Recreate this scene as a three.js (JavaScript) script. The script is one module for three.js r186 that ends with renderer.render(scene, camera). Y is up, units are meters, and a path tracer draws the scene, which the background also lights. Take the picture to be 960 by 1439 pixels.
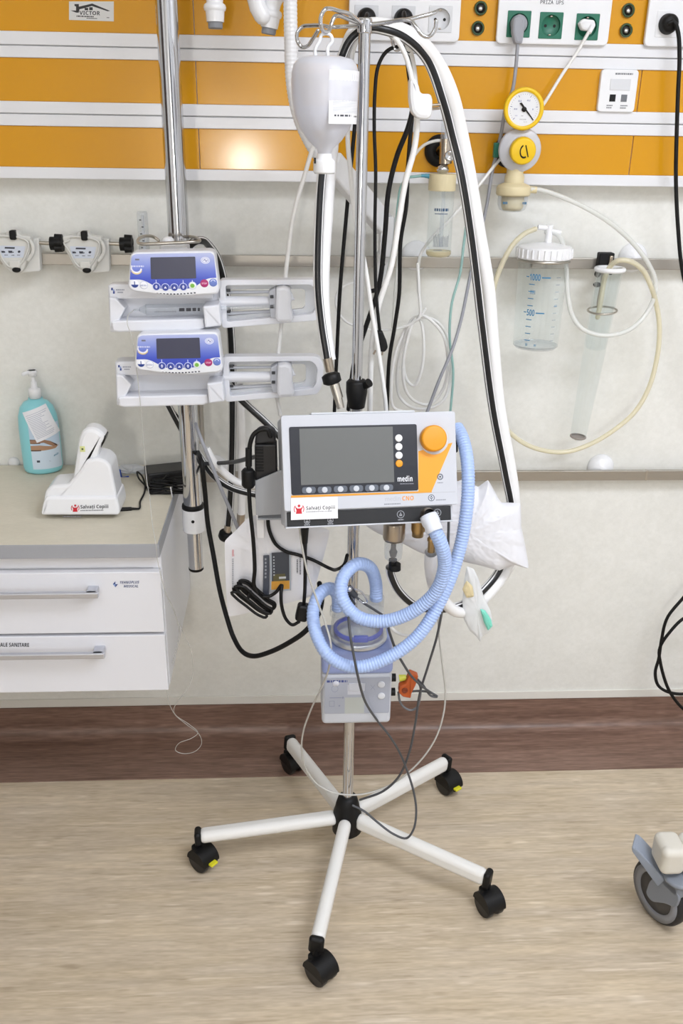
import * as THREE from 'three';
import { RoundedBoxGeometry } from 'three/addons/geometries/RoundedBoxGeometry.js';
import { mergeGeometries } from 'three/addons/utils/BufferGeometryUtils.js';
import { RectAreaLightUniformsLib } from 'three/addons/lights/RectAreaLightUniformsLib.js';

// ---------------------------------------------------------------- camera, exposure, room lights
const scene = new THREE.Scene();
scene.background = new THREE.Color(0x20242a);
const camera = new THREE.PerspectiveCamera(58.6815, 960 / 1439, 0.05, 30);
camera.position.set(...[0.0000,1.6000,2.1678]);
camera.setRotationFromMatrix(new THREE.Matrix4().makeBasis(new THREE.Vector3(0.99855,0.01511,0.05165), new THREE.Vector3(0.00623,0.92086,-0.38985), new THREE.Vector3(-0.05345,0.38961,0.91943)));
const renderer = new THREE.WebGLRenderer({ antialias: true });
renderer.toneMapping = THREE.LinearToneMapping;
renderer.toneMappingExposure = 1.16;
renderer.shadowMap.enabled = true;
RectAreaLightUniformsLib.init();
const CEIL = 2.75, X0 = -2.0, X1 = 2.3, Z1 = 4.2;
const LAMPS = [   // x, z, width, depth, radiance
  [1.1, 1.75, 1.2, 0.6, 15],
  [-0.75, 2.5, 1.2, 0.6, 3.5],
  [1.1, 3.2, 1.2, 0.6, 8.5],
];

// ---------------------------------------------------------------- helpers
const ORG = new Map(), used = new Map();
function numbered(n) { const k = used.get(n) || 0; used.set(n, k + 1); return k ? n + '_' + String(k).padStart(3, '0') : n; }
function thing(name, label, category, org, group) {
  const o = new THREE.Group(); o.name = numbered(name); o.position.set(...org); scene.add(o);
  o.userData = { label, category }; if (group) o.userData.group = group;
  ORG.set(o, org); return o;
}
function local(name, label, category, pos, group) { const o = thing(name, label, category, pos, group); ORG.set(o, [0, 0, 0]); return o; }
function part(parent, name, geo, mat, label) {
  const g = ORG.get(parent); if (g[0] || g[1] || g[2]) geo.translate(-g[0], -g[1], -g[2]);
  const m = new THREE.Mesh(geo, mat); m.name = name; parent.add(m); ORG.set(m, g);
  if (label) m.userData.label = label;
  return m;
}
function solo(name, geo, mat, label, category, group) {
  geo.computeBoundingBox(); const b = geo.boundingBox, c = [(b.min.x + b.max.x) / 2, b.min.y, (b.min.z + b.max.z) / 2];
  geo.translate(-c[0], -c[1], -c[2]);
  const m = new THREE.Mesh(geo, mat); m.name = numbered(name); m.position.set(...c); scene.add(m);
  m.userData = { label, category }; if (group) m.userData.group = group; return m;
}
function structure(name, geo, mat, label) {
  const m = new THREE.Mesh(geo, mat); m.name = name; scene.add(m); m.userData = { kind: 'structure' }; if (label) m.userData.label = label; ORG.set(m, [0, 0, 0]); return m;
}
function merge(list) {
  return mergeGeometries(list.map((g) => {
    const h = g.index ? g.toNonIndexed() : g.clone();
    for (const k of Object.keys(h.attributes)) if (!['position', 'normal', 'uv'].includes(k)) h.deleteAttribute(k);
    if (!h.attributes.uv) h.setAttribute('uv', new THREE.BufferAttribute(new Float32Array(h.attributes.position.count * 2), 2));
    return h;
  }));
}
const V = (p) => new THREE.Vector3(p[0], p[1], p[2]);
function box(cx, cy, cz, w, h, d, r = 0.002) {
  const g = r > 0 ? new RoundedBoxGeometry(w, h, d, 2, Math.min(r, w / 2.01, h / 2.01, d / 2.01)) : new THREE.BoxGeometry(w, h, d);
  return g.translate(cx, cy, cz);
}
const boxMM = (x0, y0, z0, x1, y1, z1, r) => box((x0 + x1) / 2, (y0 + y1) / 2, (z0 + z1) / 2, x1 - x0, y1 - y0, z1 - z0, r);
function cyl(a, b, r0, r1 = r0, seg = 28) {
  const p = V(a), q = V(b), d = q.clone().sub(p), L = d.length();
  const g = new THREE.CylinderGeometry(r1, r0, L, seg);
  g.applyQuaternion(new THREE.Quaternion().setFromUnitVectors(new THREE.Vector3(0, 1, 0), d.normalize()));
  return g.translate((p.x + q.x) / 2, (p.y + q.y) / 2, (p.z + q.z) / 2);
}
function lathe(prof, at = [0, 0, 0], seg = 40) { return new THREE.LatheGeometry(prof.map(([r, y]) => new THREE.Vector2(Math.max(r, 1e-5), y)), seg).translate(...at); }
function latheZ(prof, at = [0, 0, 0], seg = 40) { return lathe(prof, [0, 0, 0], seg).rotateX(Math.PI / 2).translate(...at); }   // axis runs to +z
function latheDir(prof, at, dir, seg = 32) {
  return lathe(prof, [0, 0, 0], seg).applyQuaternion(new THREE.Quaternion().setFromUnitVectors(new THREE.Vector3(0, 1, 0), V(dir).normalize())).translate(...at);
}
function sphere(at, r, sx = 1, sy = 1, sz = 1) { return new THREE.SphereGeometry(r, 24, 16).scale(sx, sy, sz).translate(...at); }
const curve = (pts, closed = false) => new THREE.CatmullRomCurve3(pts.map(V), closed, 'centripetal');
function tube(pts, r, rad = 10, per = 9, closed = false) {
  const n = Math.min(400, Math.max(8, pts.length * per));
  const g = new THREE.TubeGeometry(curve(pts, closed), n, r, rad, closed);
  if (closed) return g;
  const c = curve(pts), a = c.getPoint(0), b = c.getPoint(1);
  return merge([g, new THREE.SphereGeometry(r * 0.99, rad, 6).translate(a.x, a.y, a.z), new THREE.SphereGeometry(r * 0.99, rad, 6).translate(b.x, b.y, b.z)]);
}
function ribbed(pts, r, pitch, amp, rad = 20) {   // corrugated hose
  const c = curve(pts), L = c.getLength(), n = Math.round(L / pitch) * 4;
  const g = new THREE.TubeGeometry(c, n, r, rad, false), p = g.attributes.position, q = g.attributes.normal;
  const w = [0, 0.75, 1, 0.75];
  for (let i = 0; i <= n; i++) for (let j = 0; j <= rad; j++) {
    const k = i * (rad + 1) + j, e = amp * w[i % 4];
    p.setXYZ(k, p.getX(k) + q.getX(k) * e, p.getY(k) + q.getY(k) * e, p.getZ(k) + q.getZ(k) * e);
  }
  g.computeVertexNormals(); return g;
}
function shapeOf(pts) { const s = new THREE.Shape(); pts.forEach((p, i) => (i ? s.lineTo(p[0], p[1]) : s.moveTo(p[0], p[1]))); s.closePath(); return s; }
function rshape(x0, y0, x1, y1, r) {
  const s = new THREE.Shape(); s.moveTo(x0 + r, y0); s.lineTo(x1 - r, y0); s.quadraticCurveTo(x1, y0, x1, y0 + r); s.lineTo(x1, y1 - r); s.quadraticCurveTo(x1, y1, x1 - r, y1);
  s.lineTo(x0 + r, y1); s.quadraticCurveTo(x0, y1, x0, y1 - r); s.lineTo(x0, y0 + r); s.quadraticCurveTo(x0, y0, x0 + r, y0); return s;
}
function rpoly(pts, r) {   // polygon with rounded corners
  const s = new THREE.Shape(), n = pts.length;
  pts.forEach((p, i) => {
    const a = pts[(i + n - 1) % n], b = pts[(i + 1) % n];
    const la = Math.hypot(a[0] - p[0], a[1] - p[1]), lb = Math.hypot(b[0] - p[0], b[1] - p[1]), ra = Math.min(r, la * 0.45), rb = Math.min(r, lb * 0.45);
    const s0 = [p[0] + (a[0] - p[0]) / la * ra, p[1] + (a[1] - p[1]) / la * ra], s1 = [p[0] + (b[0] - p[0]) / lb * rb, p[1] + (b[1] - p[1]) / lb * rb];
    i ? s.lineTo(...s0) : s.moveTo(...s0); s.quadraticCurveTo(p[0], p[1], ...s1);
  }); s.closePath(); return s;
}
function slab(shape, zf, depth, bevel = 0.0015, cs = 8) {   // front face at zf
  if (Array.isArray(shape)) shape = shapeOf(shape);
  const g = new THREE.ExtrudeGeometry(shape, { depth: depth - 2 * bevel, bevelEnabled: bevel > 0, bevelThickness: bevel, bevelSize: bevel, bevelOffset: -bevel, bevelSegments: 2, curveSegments: cs });
  return g.translate(0, 0, zf - depth + bevel);
}
function uvBox(g, x0, y0, x1, y1) { const p = g.attributes.position, u = new Float32Array(p.count * 2); for (let i = 0; i < p.count; i++) { u[2 * i] = (p.getX(i) - x0) / (x1 - x0); u[2 * i + 1] = (p.getY(i) - y0) / (y1 - y0); } g.setAttribute('uv', new THREE.BufferAttribute(u, 2)); return g; }
function uvWorld(g, s = 1) {
  if (g.index) g = g.toNonIndexed();
  const p = g.attributes.position, q = g.attributes.normal, u = new Float32Array(p.count * 2);
  for (let i = 0; i < p.count; i++) {
    const ax = Math.abs(q.getX(i)), ay = Math.abs(q.getY(i)), az = Math.abs(q.getZ(i));
    const [a, b] = ay >= ax && ay >= az ? [p.getX(i), p.getZ(i)] : ax >= az ? [p.getZ(i), p.getY(i)] : [p.getX(i), p.getY(i)];
    u[2 * i] = a / s; u[2 * i + 1] = b / s;
  }
  g.setAttribute('uv', new THREE.BufferAttribute(u, 2)); return g;
}
function quad(c) {   // TL, TR, BR, BL, double sided thin print
  const g = new THREE.BufferGeometry();
  g.setAttribute('position', new THREE.Float32BufferAttribute([...c[0], ...c[3], ...c[2], ...c[0], ...c[2], ...c[1]], 3));
  g.setAttribute('uv', new THREE.Float32BufferAttribute([0, 1, 0, 0, 1, 0, 0, 1, 1, 0, 1, 1], 2)); g.computeVertexNormals(); return g;
}
const ring = (at, R, r, rot = [0, 0, 0], seg = 40) => new THREE.TorusGeometry(R, r, 10, seg).rotateX(rot[0]).rotateY(rot[1]).rotateZ(rot[2]).translate(...at);
let seed = 12345; const rnd = () => ((seed = (seed * 1664525 + 1013904223) >>> 0) / 4294967296);
function hash(x, y, s) { let h = Math.imul(x, 374761393) + Math.imul(y, 668265263) + Math.imul(s, 974634217); h = Math.imul(h ^ (h >>> 13), 1274126177); return ((h ^ (h >>> 16)) >>> 0) / 4294967296; }
function vnoise(u, v, nx, ny, s) {   // tileable value noise, u and v in 0..1
  const x = u * nx, y = v * ny, xi = Math.floor(x), yi = Math.floor(y), fx = x - xi, fy = y - yi, a = fx * fx * (3 - 2 * fx), b = fy * fy * (3 - 2 * fy);
  const h = (i, j) => hash(((i % nx) + nx) % nx, ((j % ny) + ny) % ny, s);
  return (h(xi, yi) * (1 - a) + h(xi + 1, yi) * a) * (1 - b) + (h(xi, yi + 1) * (1 - a) + h(xi + 1, yi + 1) * a) * b;
}
function dataTex(n, fn, srgb = true) {
  const d = new Uint8Array(n * n * 4);
  for (let y = 0; y < n; y++) for (let x = 0; x < n; x++) { const c = fn(x / n, y / n), k = 4 * (y * n + x); d[k] = c[0]; d[k + 1] = c[1]; d[k + 2] = c[2]; d[k + 3] = 255; }
  const t = new THREE.DataTexture(d, n, n); t.wrapS = t.wrapT = THREE.RepeatWrapping; t.magFilter = THREE.LinearFilter; t.minFilter = THREE.LinearFilter; if (srgb) t.colorSpace = THREE.SRGBColorSpace; t.needsUpdate = true; return t;
}
function canvasTex(w, h, draw) {
  const c = document.createElement('canvas'); c.width = w; c.height = h; const x = c.getContext('2d'); draw(x, w, h);
  const t = new THREE.CanvasTexture(c); t.colorSpace = THREE.SRGBColorSpace; t.magFilter = THREE.LinearFilter; return t;
}
function mat(color, roughness = 0.45, extra = {}) { return new THREE.MeshPhysicalMaterial({ color, roughness, ...extra }); }
const printMat = (tex, roughness = 0.5, extra = {}) => mat(0xffffff, roughness, { map: tex, ...extra });
const inkMat = (tex, extra = {}) => mat(0xffffff, 0.5, { map: tex, transparent: true, side: THREE.DoubleSide, ...extra });
function pillow(outline, z, puff, wrinkle, sd = 1, N = 88, T = 16, flatBack = 0.6) {   // a stuffed bag around a star-shaped outline
  const c = [0, 0]; outline.forEach((p) => { c[0] += p[0] / outline.length; c[1] += p[1] / outline.length; });
  const cv = new THREE.CatmullRomCurve3(outline.map((p) => new THREE.Vector3(p[0], p[1], p[2] === undefined ? z : p[2])), true, 'catmullrom', 0.15);
  const o = []; for (let i = 0; i < N; i++) o.push(cv.getPoint(i / N));
  const pos = [], idx = []; let zc = 0; o.forEach((p) => { zc += p.z / N; });
  for (const side of [1, -1]) {
    const base = pos.length / 3;
    for (let t = 0; t <= T; t++) for (let i = 0; i < N; i++) {
      const s = t / T, p = o[i], X = c[0] + (p.x - c[0]) * s, Y = c[1] + (p.y - c[1]) * s, Z = zc + (p.z - zc) * s;
      const f = Math.sqrt(Math.max(0, 1 - s ** 2.6)), a = i / N * Math.PI * 2;
      const w = wrinkle * (Math.sin(a * 9 + sd + 4 * s) * s + 0.8 * Math.sin(a * 17 + sd * 2 - 7 * s) * s * s + 1.3 * (vnoise(X * 3 + 5, Y * 3 + 5, 64, 64, sd) - 0.5)) * (t === T ? 0 : 1);
      pos.push(X, Y, Z + side * (side > 0 ? 1 : flatBack) * (puff * f + w));
    }
    for (let t = 0; t < T; t++) for (let i = 0; i < N; i++) {
      const a = base + t * N + i, b = base + t * N + (i + 1) % N, d = a + N, e = b + N;
      side > 0 ? idx.push(a, d, b, b, d, e) : idx.push(a, b, d, b, e, d);
    }
  }
  const g = new THREE.BufferGeometry(); g.setAttribute('position', new THREE.Float32BufferAttribute(pos, 3)); g.setIndex(idx); g.computeVertexNormals();
  g.computeBoundingBox(); const b = g.boundingBox; return uvBox(g, b.min.x, b.min.y, b.max.x, b.max.y);
}

function fineText(x, x0, y, w, h) {   // lines of print too small to read
  for (let a = x0, i = 0; a < x0 + w; i++) { const l = Math.min(x0 + w - a, h * (0.5 + 0.9 * hash(i, Math.round(y), 7))); x.fillRect(a, y - h, l, h); a += l + h * 0.35; }
}

// ---------------------------------------------------------------- shared materials
const white = mat(0xe9eaec, 0.38), whiteGloss = mat(0xeeeff1, 0.22), warmWhite = mat(0xe2dfd6, 0.45), offWhite = mat(0xd9d9d4, 0.45), paper = mat(0xf2f2f2, 0.7);
const black = mat(0x0c0c0d, 0.5, { specularIntensity: 0.6 }), blackSoft = mat(0x121214, 0.62, { specularIntensity: 0.6 }), blackGloss = mat(0x0e0f11, 0.2), darkGrey = mat(0x3b3d41, 0.5), midGrey = mat(0x8d9096, 0.5);
const chrome = mat(0xcfd0d3, 0.1, { metalness: 1 }), steel = mat(0xbcb7ae, 0.3, { metalness: 1 }), brushed = mat(0xb3aea6, 0.42, { metalness: 1 }), brass = mat(0xb89a6a, 0.3, { metalness: 1 }), nickel = mat(0xb5aa9c, 0.28, { metalness: 1 });
const cream = mat(0xdccfa8, 0.45), yellow = mat(0xf0c616, 0.4), green = mat(0x136b52, 0.4), orangePaint = mat(0xe59a1c, 0.4);
const clear = mat(0xf9fbfb, 0.04, { transmission: 0.975, thickness: 0, ior: 1.45 });
const clearSoft = mat(0xf4f6f8, 0.09, { transmission: 0.88, thickness: 0, ior: 1.45 });
const frosted = mat(0xf3f4fa, 0.3, { transmission: 0.38, thickness: 0, ior: 1.35 });
const siliconeWarm = mat(0xf6f1dc, 0.3, { transmission: 0.5, thickness: 0 }), siliconeClear = mat(0xf4f5f2, 0.25, { transmission: 0.45, thickness: 0 });
const hoseWhite = mat(0xefefef, 0.35), cableWhite = mat(0xeeeeec, 0.4), cableGrey = mat(0x9a9ca3, 0.45), cableDark = mat(0x4a4c50, 0.5);

// ---------------------------------------------------------------- the room
const floorTex = dataTex(1024, (u, v) => {
  const a = vnoise(u, v, 14, 150, 1), b = vnoise(u, v, 40, 420, 2), c = vnoise(u, v, 5, 30, 3), d = vnoise(u, v, 110, 700, 4), e = vnoise(u, v, 22, 240, 5);
  let k = 0.35 * (a - 0.5) + 0.4 * (b - 0.5) + 0.2 * (c - 0.5) + 0.3 * (d - 0.5);
  const hi = Math.max(0, e - 0.8) * 3.2, lo = Math.max(0, 0.2 - vnoise(u, v, 26, 300, 6)) * 2.4;
  const w = 0.3 * (vnoise(u, v, 9, 60, 7) - 0.5);
  return [196 + 40 * k + 30 * hi - 40 * lo + 6 * w, 180 + 40 * k + 33 * hi - 42 * lo, 156 + 40 * k + 38 * hi - 42 * lo - 16 * w].map((x) => Math.max(0, Math.min(255, x)));
});
const brownTex = dataTex(1024, (u, v) => {
  const a = vnoise(u, v, 10, 130, 11), b = vnoise(u, v, 34, 400, 12), c = vnoise(u, v, 4, 24, 13), d = vnoise(u, v, 90, 640, 14);
  const k = 0.4 * (a - 0.5) + 0.45 * (b - 0.5) + 0.25 * (c - 0.5) + 0.3 * (d - 0.5), hi = Math.max(0, vnoise(u, v, 24, 260, 15) - 0.84) * 3;
  return [129 + 52 * k + 40 * hi, 102 + 47 * k + 37 * hi, 88 + 44 * k + 37 * hi];
});
const wallTex = dataTex(1024, (u, v) => {
  const a = vnoise(u, v, 30, 30, 21), b = vnoise(u, v, 110, 120, 22), c = vnoise(u, v, 7, 6, 23), d = vnoise(u, v, 300, 320, 24);
  const k = 7 * (a - 0.5) + 8 * (b - 0.5) + 7 * (c - 0.5) + 6 * (d - 0.5);
  return [235 + 0.6 * k, 235 + 0.6 * k, 229 + 0.65 * k];
});
const floorM = mat(0xffffff, 0.4, { map: floorTex }), brownM = mat(0xffffff, 0.38, { map: brownTex }), wallM = mat(0xffffff, 0.5, { map: wallTex }), plainWall = mat(0xe2e3e3, 0.7);
const WALL_S = 1.1;
structure('floor', uvWorld(boxMM(X0, -0.1, -0.1, X1, 0, Z1 + 0.1, 0), 1.5), floorM, 'beige streaked linoleum floor');
structure('wall_back', uvWorld(boxMM(X0, 0, -0.12, X1, CEIL, 0, 0), WALL_S), wallM, 'cream mottled laminate wall');
structure('wall_left', uvWorld(boxMM(X0 - 0.12, -0.1, -0.12, X0, CEIL, Z1 + 0.1, 0), WALL_S), plainWall);
structure('wall_right', uvWorld(boxMM(X1, -0.1, -0.12, X1 + 0.12, CEIL, Z1 + 0.1, 0), WALL_S), plainWall);
structure('wall_front', uvWorld(boxMM(X0, -0.1, Z1, X1, CEIL, Z1 + 0.12, 0), WALL_S), plainWall);
structure('ceiling', boxMM(X0 - 0.12, CEIL, -0.12, X1 + 0.12, CEIL + 0.12, Z1 + 0.12, 0), mat(0xeeeeea, 0.8));
{
  const s = new THREE.Shape(); s.moveTo(0, 0); s.lineTo(0, 0.0965); s.lineTo(0.005, 0.0965); s.lineTo(0.006, 0.035); s.quadraticCurveTo(0.008, 0.006, 0.035, 0.003); s.lineTo(0.199, 0.0025); s.lineTo(0.2, 0); s.closePath();
  const g = new THREE.ExtrudeGeometry(s, { depth: X1 - X0, bevelEnabled: false, curveSegments: 12 }).rotateY(-Math.PI / 2).translate(X1, 0, 0);
  g.computeBoundingBox(); if (g.boundingBox.max.z < 0.1) g.scale(1, 1, -1);
  structure('baseboard_back', uvWorld(g, 1.5), new THREE.MeshPhysicalMaterial({ map: brownTex, roughness: 0.38, side: THREE.DoubleSide }), 'brown streaked linoleum skirting coved onto the floor');
  structure('trim_1', boxMM(X0, 0.097, 0, X1, 0.123, 0.004, 0.0015), mat(0xe4e2da, 0.45), 'pale capping strip above the brown skirting');
}
{ // door on the left wall and the globe lamp on the wall behind the camera: they show in the polished metal and the glossy panel
  const dm = mat(0x3d2c24, 0.4);
  const d = structure('door_1', boxMM(X0 + 0.0005, 0.004, 0.95, X0 + 0.04, 2.04, 1.9, 0.003), dm, 'dark brown door');
  part(d, 'door_frame', merge([boxMM(X0 + 0.0005, 0, 0.88, X0 + 0.055, 2.11, 0.948, 0.003), boxMM(X0 + 0.0005, 0, 1.902, X0 + 0.055, 2.11, 1.97, 0.003), boxMM(X0 + 0.0005, 2.042, 0.948, X0 + 0.055, 2.11, 1.902, 0.003)]), mat(0x4a362c, 0.4));
  part(d, 'door_handle', merge([cyl([X0 + 0.04, 1.02, 1.82], [X0 + 0.09, 1.02, 1.82], 0.009), cyl([X0 + 0.09, 1.02, 1.82], [X0 + 0.09, 1.02, 1.7], 0.009)]), steel);
  const lk = thing('locker', 'tall dark grey locker against the wall behind the camera', 'locker', [0.5, 0, Z1 - 0.25]);
  const lm = mat(0x2b2e34, 0.45);
  part(lk, 'body', boxMM(0.16, 0.05, Z1 - 0.48, 0.86, 2.0, Z1 - 0.001, 0.004), lm); part(lk, 'plinth', boxMM(0.18, 0, Z1 - 0.46, 0.84, 0.05, Z1 - 0.01, 0.002), black);
  for (const [a, b] of [[0.165, 0.508], [0.512, 0.855]]) part(lk, 'door', boxMM(a, 0.06, Z1 - 0.498, b, 1.99, Z1 - 0.481, 0.003), lm);
  const gx = -0.285, gy = 1.395, gz = Z1 - 0.13;
  const w = thing('wall_lamp', 'white globe lamp on the wall opposite the orange panel', 'lamp', [gx, gy, Z1]);
  part(w, 'back_plate', latheZ([[0.06, 0], [0.06, 0.02], [0, 0.021]], [0, 0, 0]).rotateY(Math.PI).translate(gx, gy, Z1 - 0.0005), whiteGloss);
  part(w, 'stem', cyl([gx, gy, Z1 - 0.02], [gx, gy, Z1 - 0.06], 0.015), whiteGloss);
  part(w, 'globe', sphere([gx, gy, gz], 0.085), mat(0xffffff, 0.5, { emissive: 0xffffff, emissiveIntensity: 14 }));
  const L = new THREE.PointLight(0xfff8ee, 3.0); L.position.set(0, 0, gz - 0.09 - Z1); L.shadow.radius = 4; w.add(L);
}
LAMPS.forEach(([x, z, w, d, I], i) => {
  const t = thing('ceiling_light', ['square-edged ceiling light panel above the ventilator stand', 'dimmer ceiling light panel above the drawer cabinet side of the room', 'ceiling light panel by the wall facing the socket rail'][i], 'light', [x, CEIL - 0.05, z], 'ceiling light panels');
  const fr = rshape(x - w / 2 - 0.03, z - d / 2 - 0.03, x + w / 2 + 0.03, z + d / 2 + 0.03, 0.01); fr.holes.push(rshape(x - w / 2, z - d / 2, x + w / 2, z + d / 2, 0.005));
  part(t, 'frame', new THREE.ExtrudeGeometry(fr, { depth: 0.05, bevelEnabled: false }).rotateX(Math.PI / 2).scale(1, 1, 1).translate(0, CEIL, 0), white);
  part(t, 'diffuser', boxMM(x - w / 2, CEIL - 0.03, z - d / 2, x + w / 2, CEIL - 0.02, z + d / 2, 0), mat(0xffffff, 0.6, { emissive: 0xffffff, emissiveIntensity: 1.2 }));
  const L = new THREE.RectAreaLight(0xeef3ff, I, w, d); L.position.set(0, CEIL - 0.034 - (CEIL - 0.05), 0); L.rotation.x = -Math.PI / 2; t.add(L);
});

// ---------------------------------------------------------------- the bed head unit
const PZ = 0.05, SEAM = [-1.5, -0.196, 0.751, 1.9];
{
  const t = thing('bed_head_unit', 'orange and white horizontal service panel mounted along the wall', 'wall panel', [0.2, 1.4868, 0]);
  part(t, 'backing', boxMM(SEAM[0], 1.489, 0.0005, SEAM[3], 2.02, 0.041, 0.002), white);
  const orange = mat(0xd69700, 0.3, { specularIntensity: 0.6, clearcoat: 0.45, clearcoatRoughness: 0.13 });
  for (const [a, b] of [[1.5103, 1.5916], [1.6391, 1.7208], [1.7693, 1.97]]) for (let i = 0; i < 3; i++)
    part(t, 'orange_panel', boxMM(SEAM[i] + 0.0008, a, 0.0405, SEAM[i + 1] - 0.0008, b, 0.0462, 0.0012), orange);
  for (const [a, b] of [[1.4868, 1.5103], [1.5916, 1.6143], [1.6161, 1.6391], [1.7208, 1.7427], [1.7445, 1.7693], [1.97, 2.02]])
    part(t, 'white_profile', boxMM(SEAM[0], a, 0.0405, SEAM[3], b, PZ, 0.0018), mat(0xe8e9ec, 0.3));
}
const figureLogo = (x, cx, cy, r) => {   // red disc with a child raising both arms
  x.fillStyle = '#c8202f'; x.strokeStyle = '#c8202f'; x.lineWidth = r * 0.16;
  x.beginPath(); x.arc(cx, cy - r * 0.62, r * 0.27, 0, 7); x.fill();
  x.beginPath(); x.arc(cx, cy, r * 0.98, 2.5, 3.9); x.stroke(); x.beginPath(); x.arc(cx, cy, r * 0.98, -0.75, 0.65); x.stroke();
  x.beginPath(); x.moveTo(cx - r * 0.85, cy - r * 0.6); x.lineTo(cx - r * 0.35, cy - r * 0.12); x.lineTo(cx + r * 0.35, cy - r * 0.12); x.lineTo(cx + r * 0.85, cy - r * 0.6); x.lineTo(cx + r * 0.75, cy - r * 0.3); x.lineTo(cx + r * 0.5, cy + r * 0.25); x.lineTo(cx + r * 0.62, cy + r * 0.95); x.lineTo(cx - r * 0.62, cy + r * 0.95); x.lineTo(cx - r * 0.5, cy + r * 0.25); x.lineTo(cx - r * 0.75, cy - r * 0.3); x.closePath(); x.fill();
};
{
  const c = [[-0.4448,1.8245,0.0466],[-0.3552,1.8263,0.0466],[-0.3581,1.7906,0.0466],[-0.4481,1.7914,0.0466]];
  const tex = canvasTex(512, 228, (x, w, h) => {
    x.fillStyle = '#d9d9d8'; x.fillRect(0, 0, w, h); x.fillStyle = '#16161a';
    x.beginPath(); x.moveTo(18, 110); x.lineTo(80, 110); x.lineTo(80, 60); x.lineTo(62, 52); x.lineTo(62, 30); x.lineTo(112, 30); x.lineTo(112, 60); x.lineTo(265, 24); x.lineTo(470, 108); x.lineTo(440, 112); x.lineTo(260, 52); x.lineTo(120, 92); x.lineTo(110, 135); x.lineTo(80, 135); x.closePath(); x.fill();
    x.fillRect(178, 74, 40, 28); x.fillRect(230, 66, 40, 34);
    x.font = 'bold 66px sans-serif'; x.fillText('VICTOR', 118, 158); x.font = 'italic bold 24px sans-serif'; fineText(x, 86, 186, 200, 16); x.font = '13px sans-serif'; fineText(x, 200, 205, 120, 10); fineText(x, 430, 190, 30, 9);
  });
  const g = quad(c); solo('maker_sticker', g, printMat(tex, 0.4, { side: THREE.DoubleSide }), 'silver sticker with black house mark and lettering on orange panel', 'sticker');
}
// wall sockets
function socketPlate(name, label, x0, y0, x1, y1, sockets, group) {
  const t = thing(name, label, 'socket', [(x0 + x1) / 2, y0, PZ]);
  if (group) t.userData.group = group;
  const s = rshape(x0, y0, x1, y1, 0.012);
  for (const [cx, cy] of sockets) { const h = new THREE.Path(); h.absarc(cx, cy, 0.0205, 0, Math.PI * 2, true); s.holes.push(h); }
  part(t, 'plate', slab(s, PZ + 0.011, 0.0105, 0.002, 20), whiteGloss);
  return t;
}
function socket(t, cx, cy, m) {
  const s = rshape(cx - 0.0245, cy - 0.0245, cx + 0.0245, cy + 0.0245, 0.002), h = new THREE.Path(); h.absarc(cx, cy, 0.0195, 0, Math.PI * 2, true); s.holes.push(h);
  const p = part(t, 'socket', merge([slab(s, PZ + 0.0125, 0.0045, 0.0006, 20), latheZ([[0.0195, 0.012], [0.0195, 0.003], [0, 0.003]], [cx, cy, PZ])]), m);
  part(p, 'pin_hole', merge([-1, 1].map((k) => cyl([cx + k * 0.0095, cy, PZ + 0.0028], [cx + k * 0.0095, cy, PZ + 0.0034], 0.003))), black);
  part(p, 'earth_clip', merge([-1, 1].map((k) => box(cx, cy + k * 0.0172, PZ + 0.006, 0.005, 0.003, 0.007, 0.0008))), nickel);
}
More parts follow.
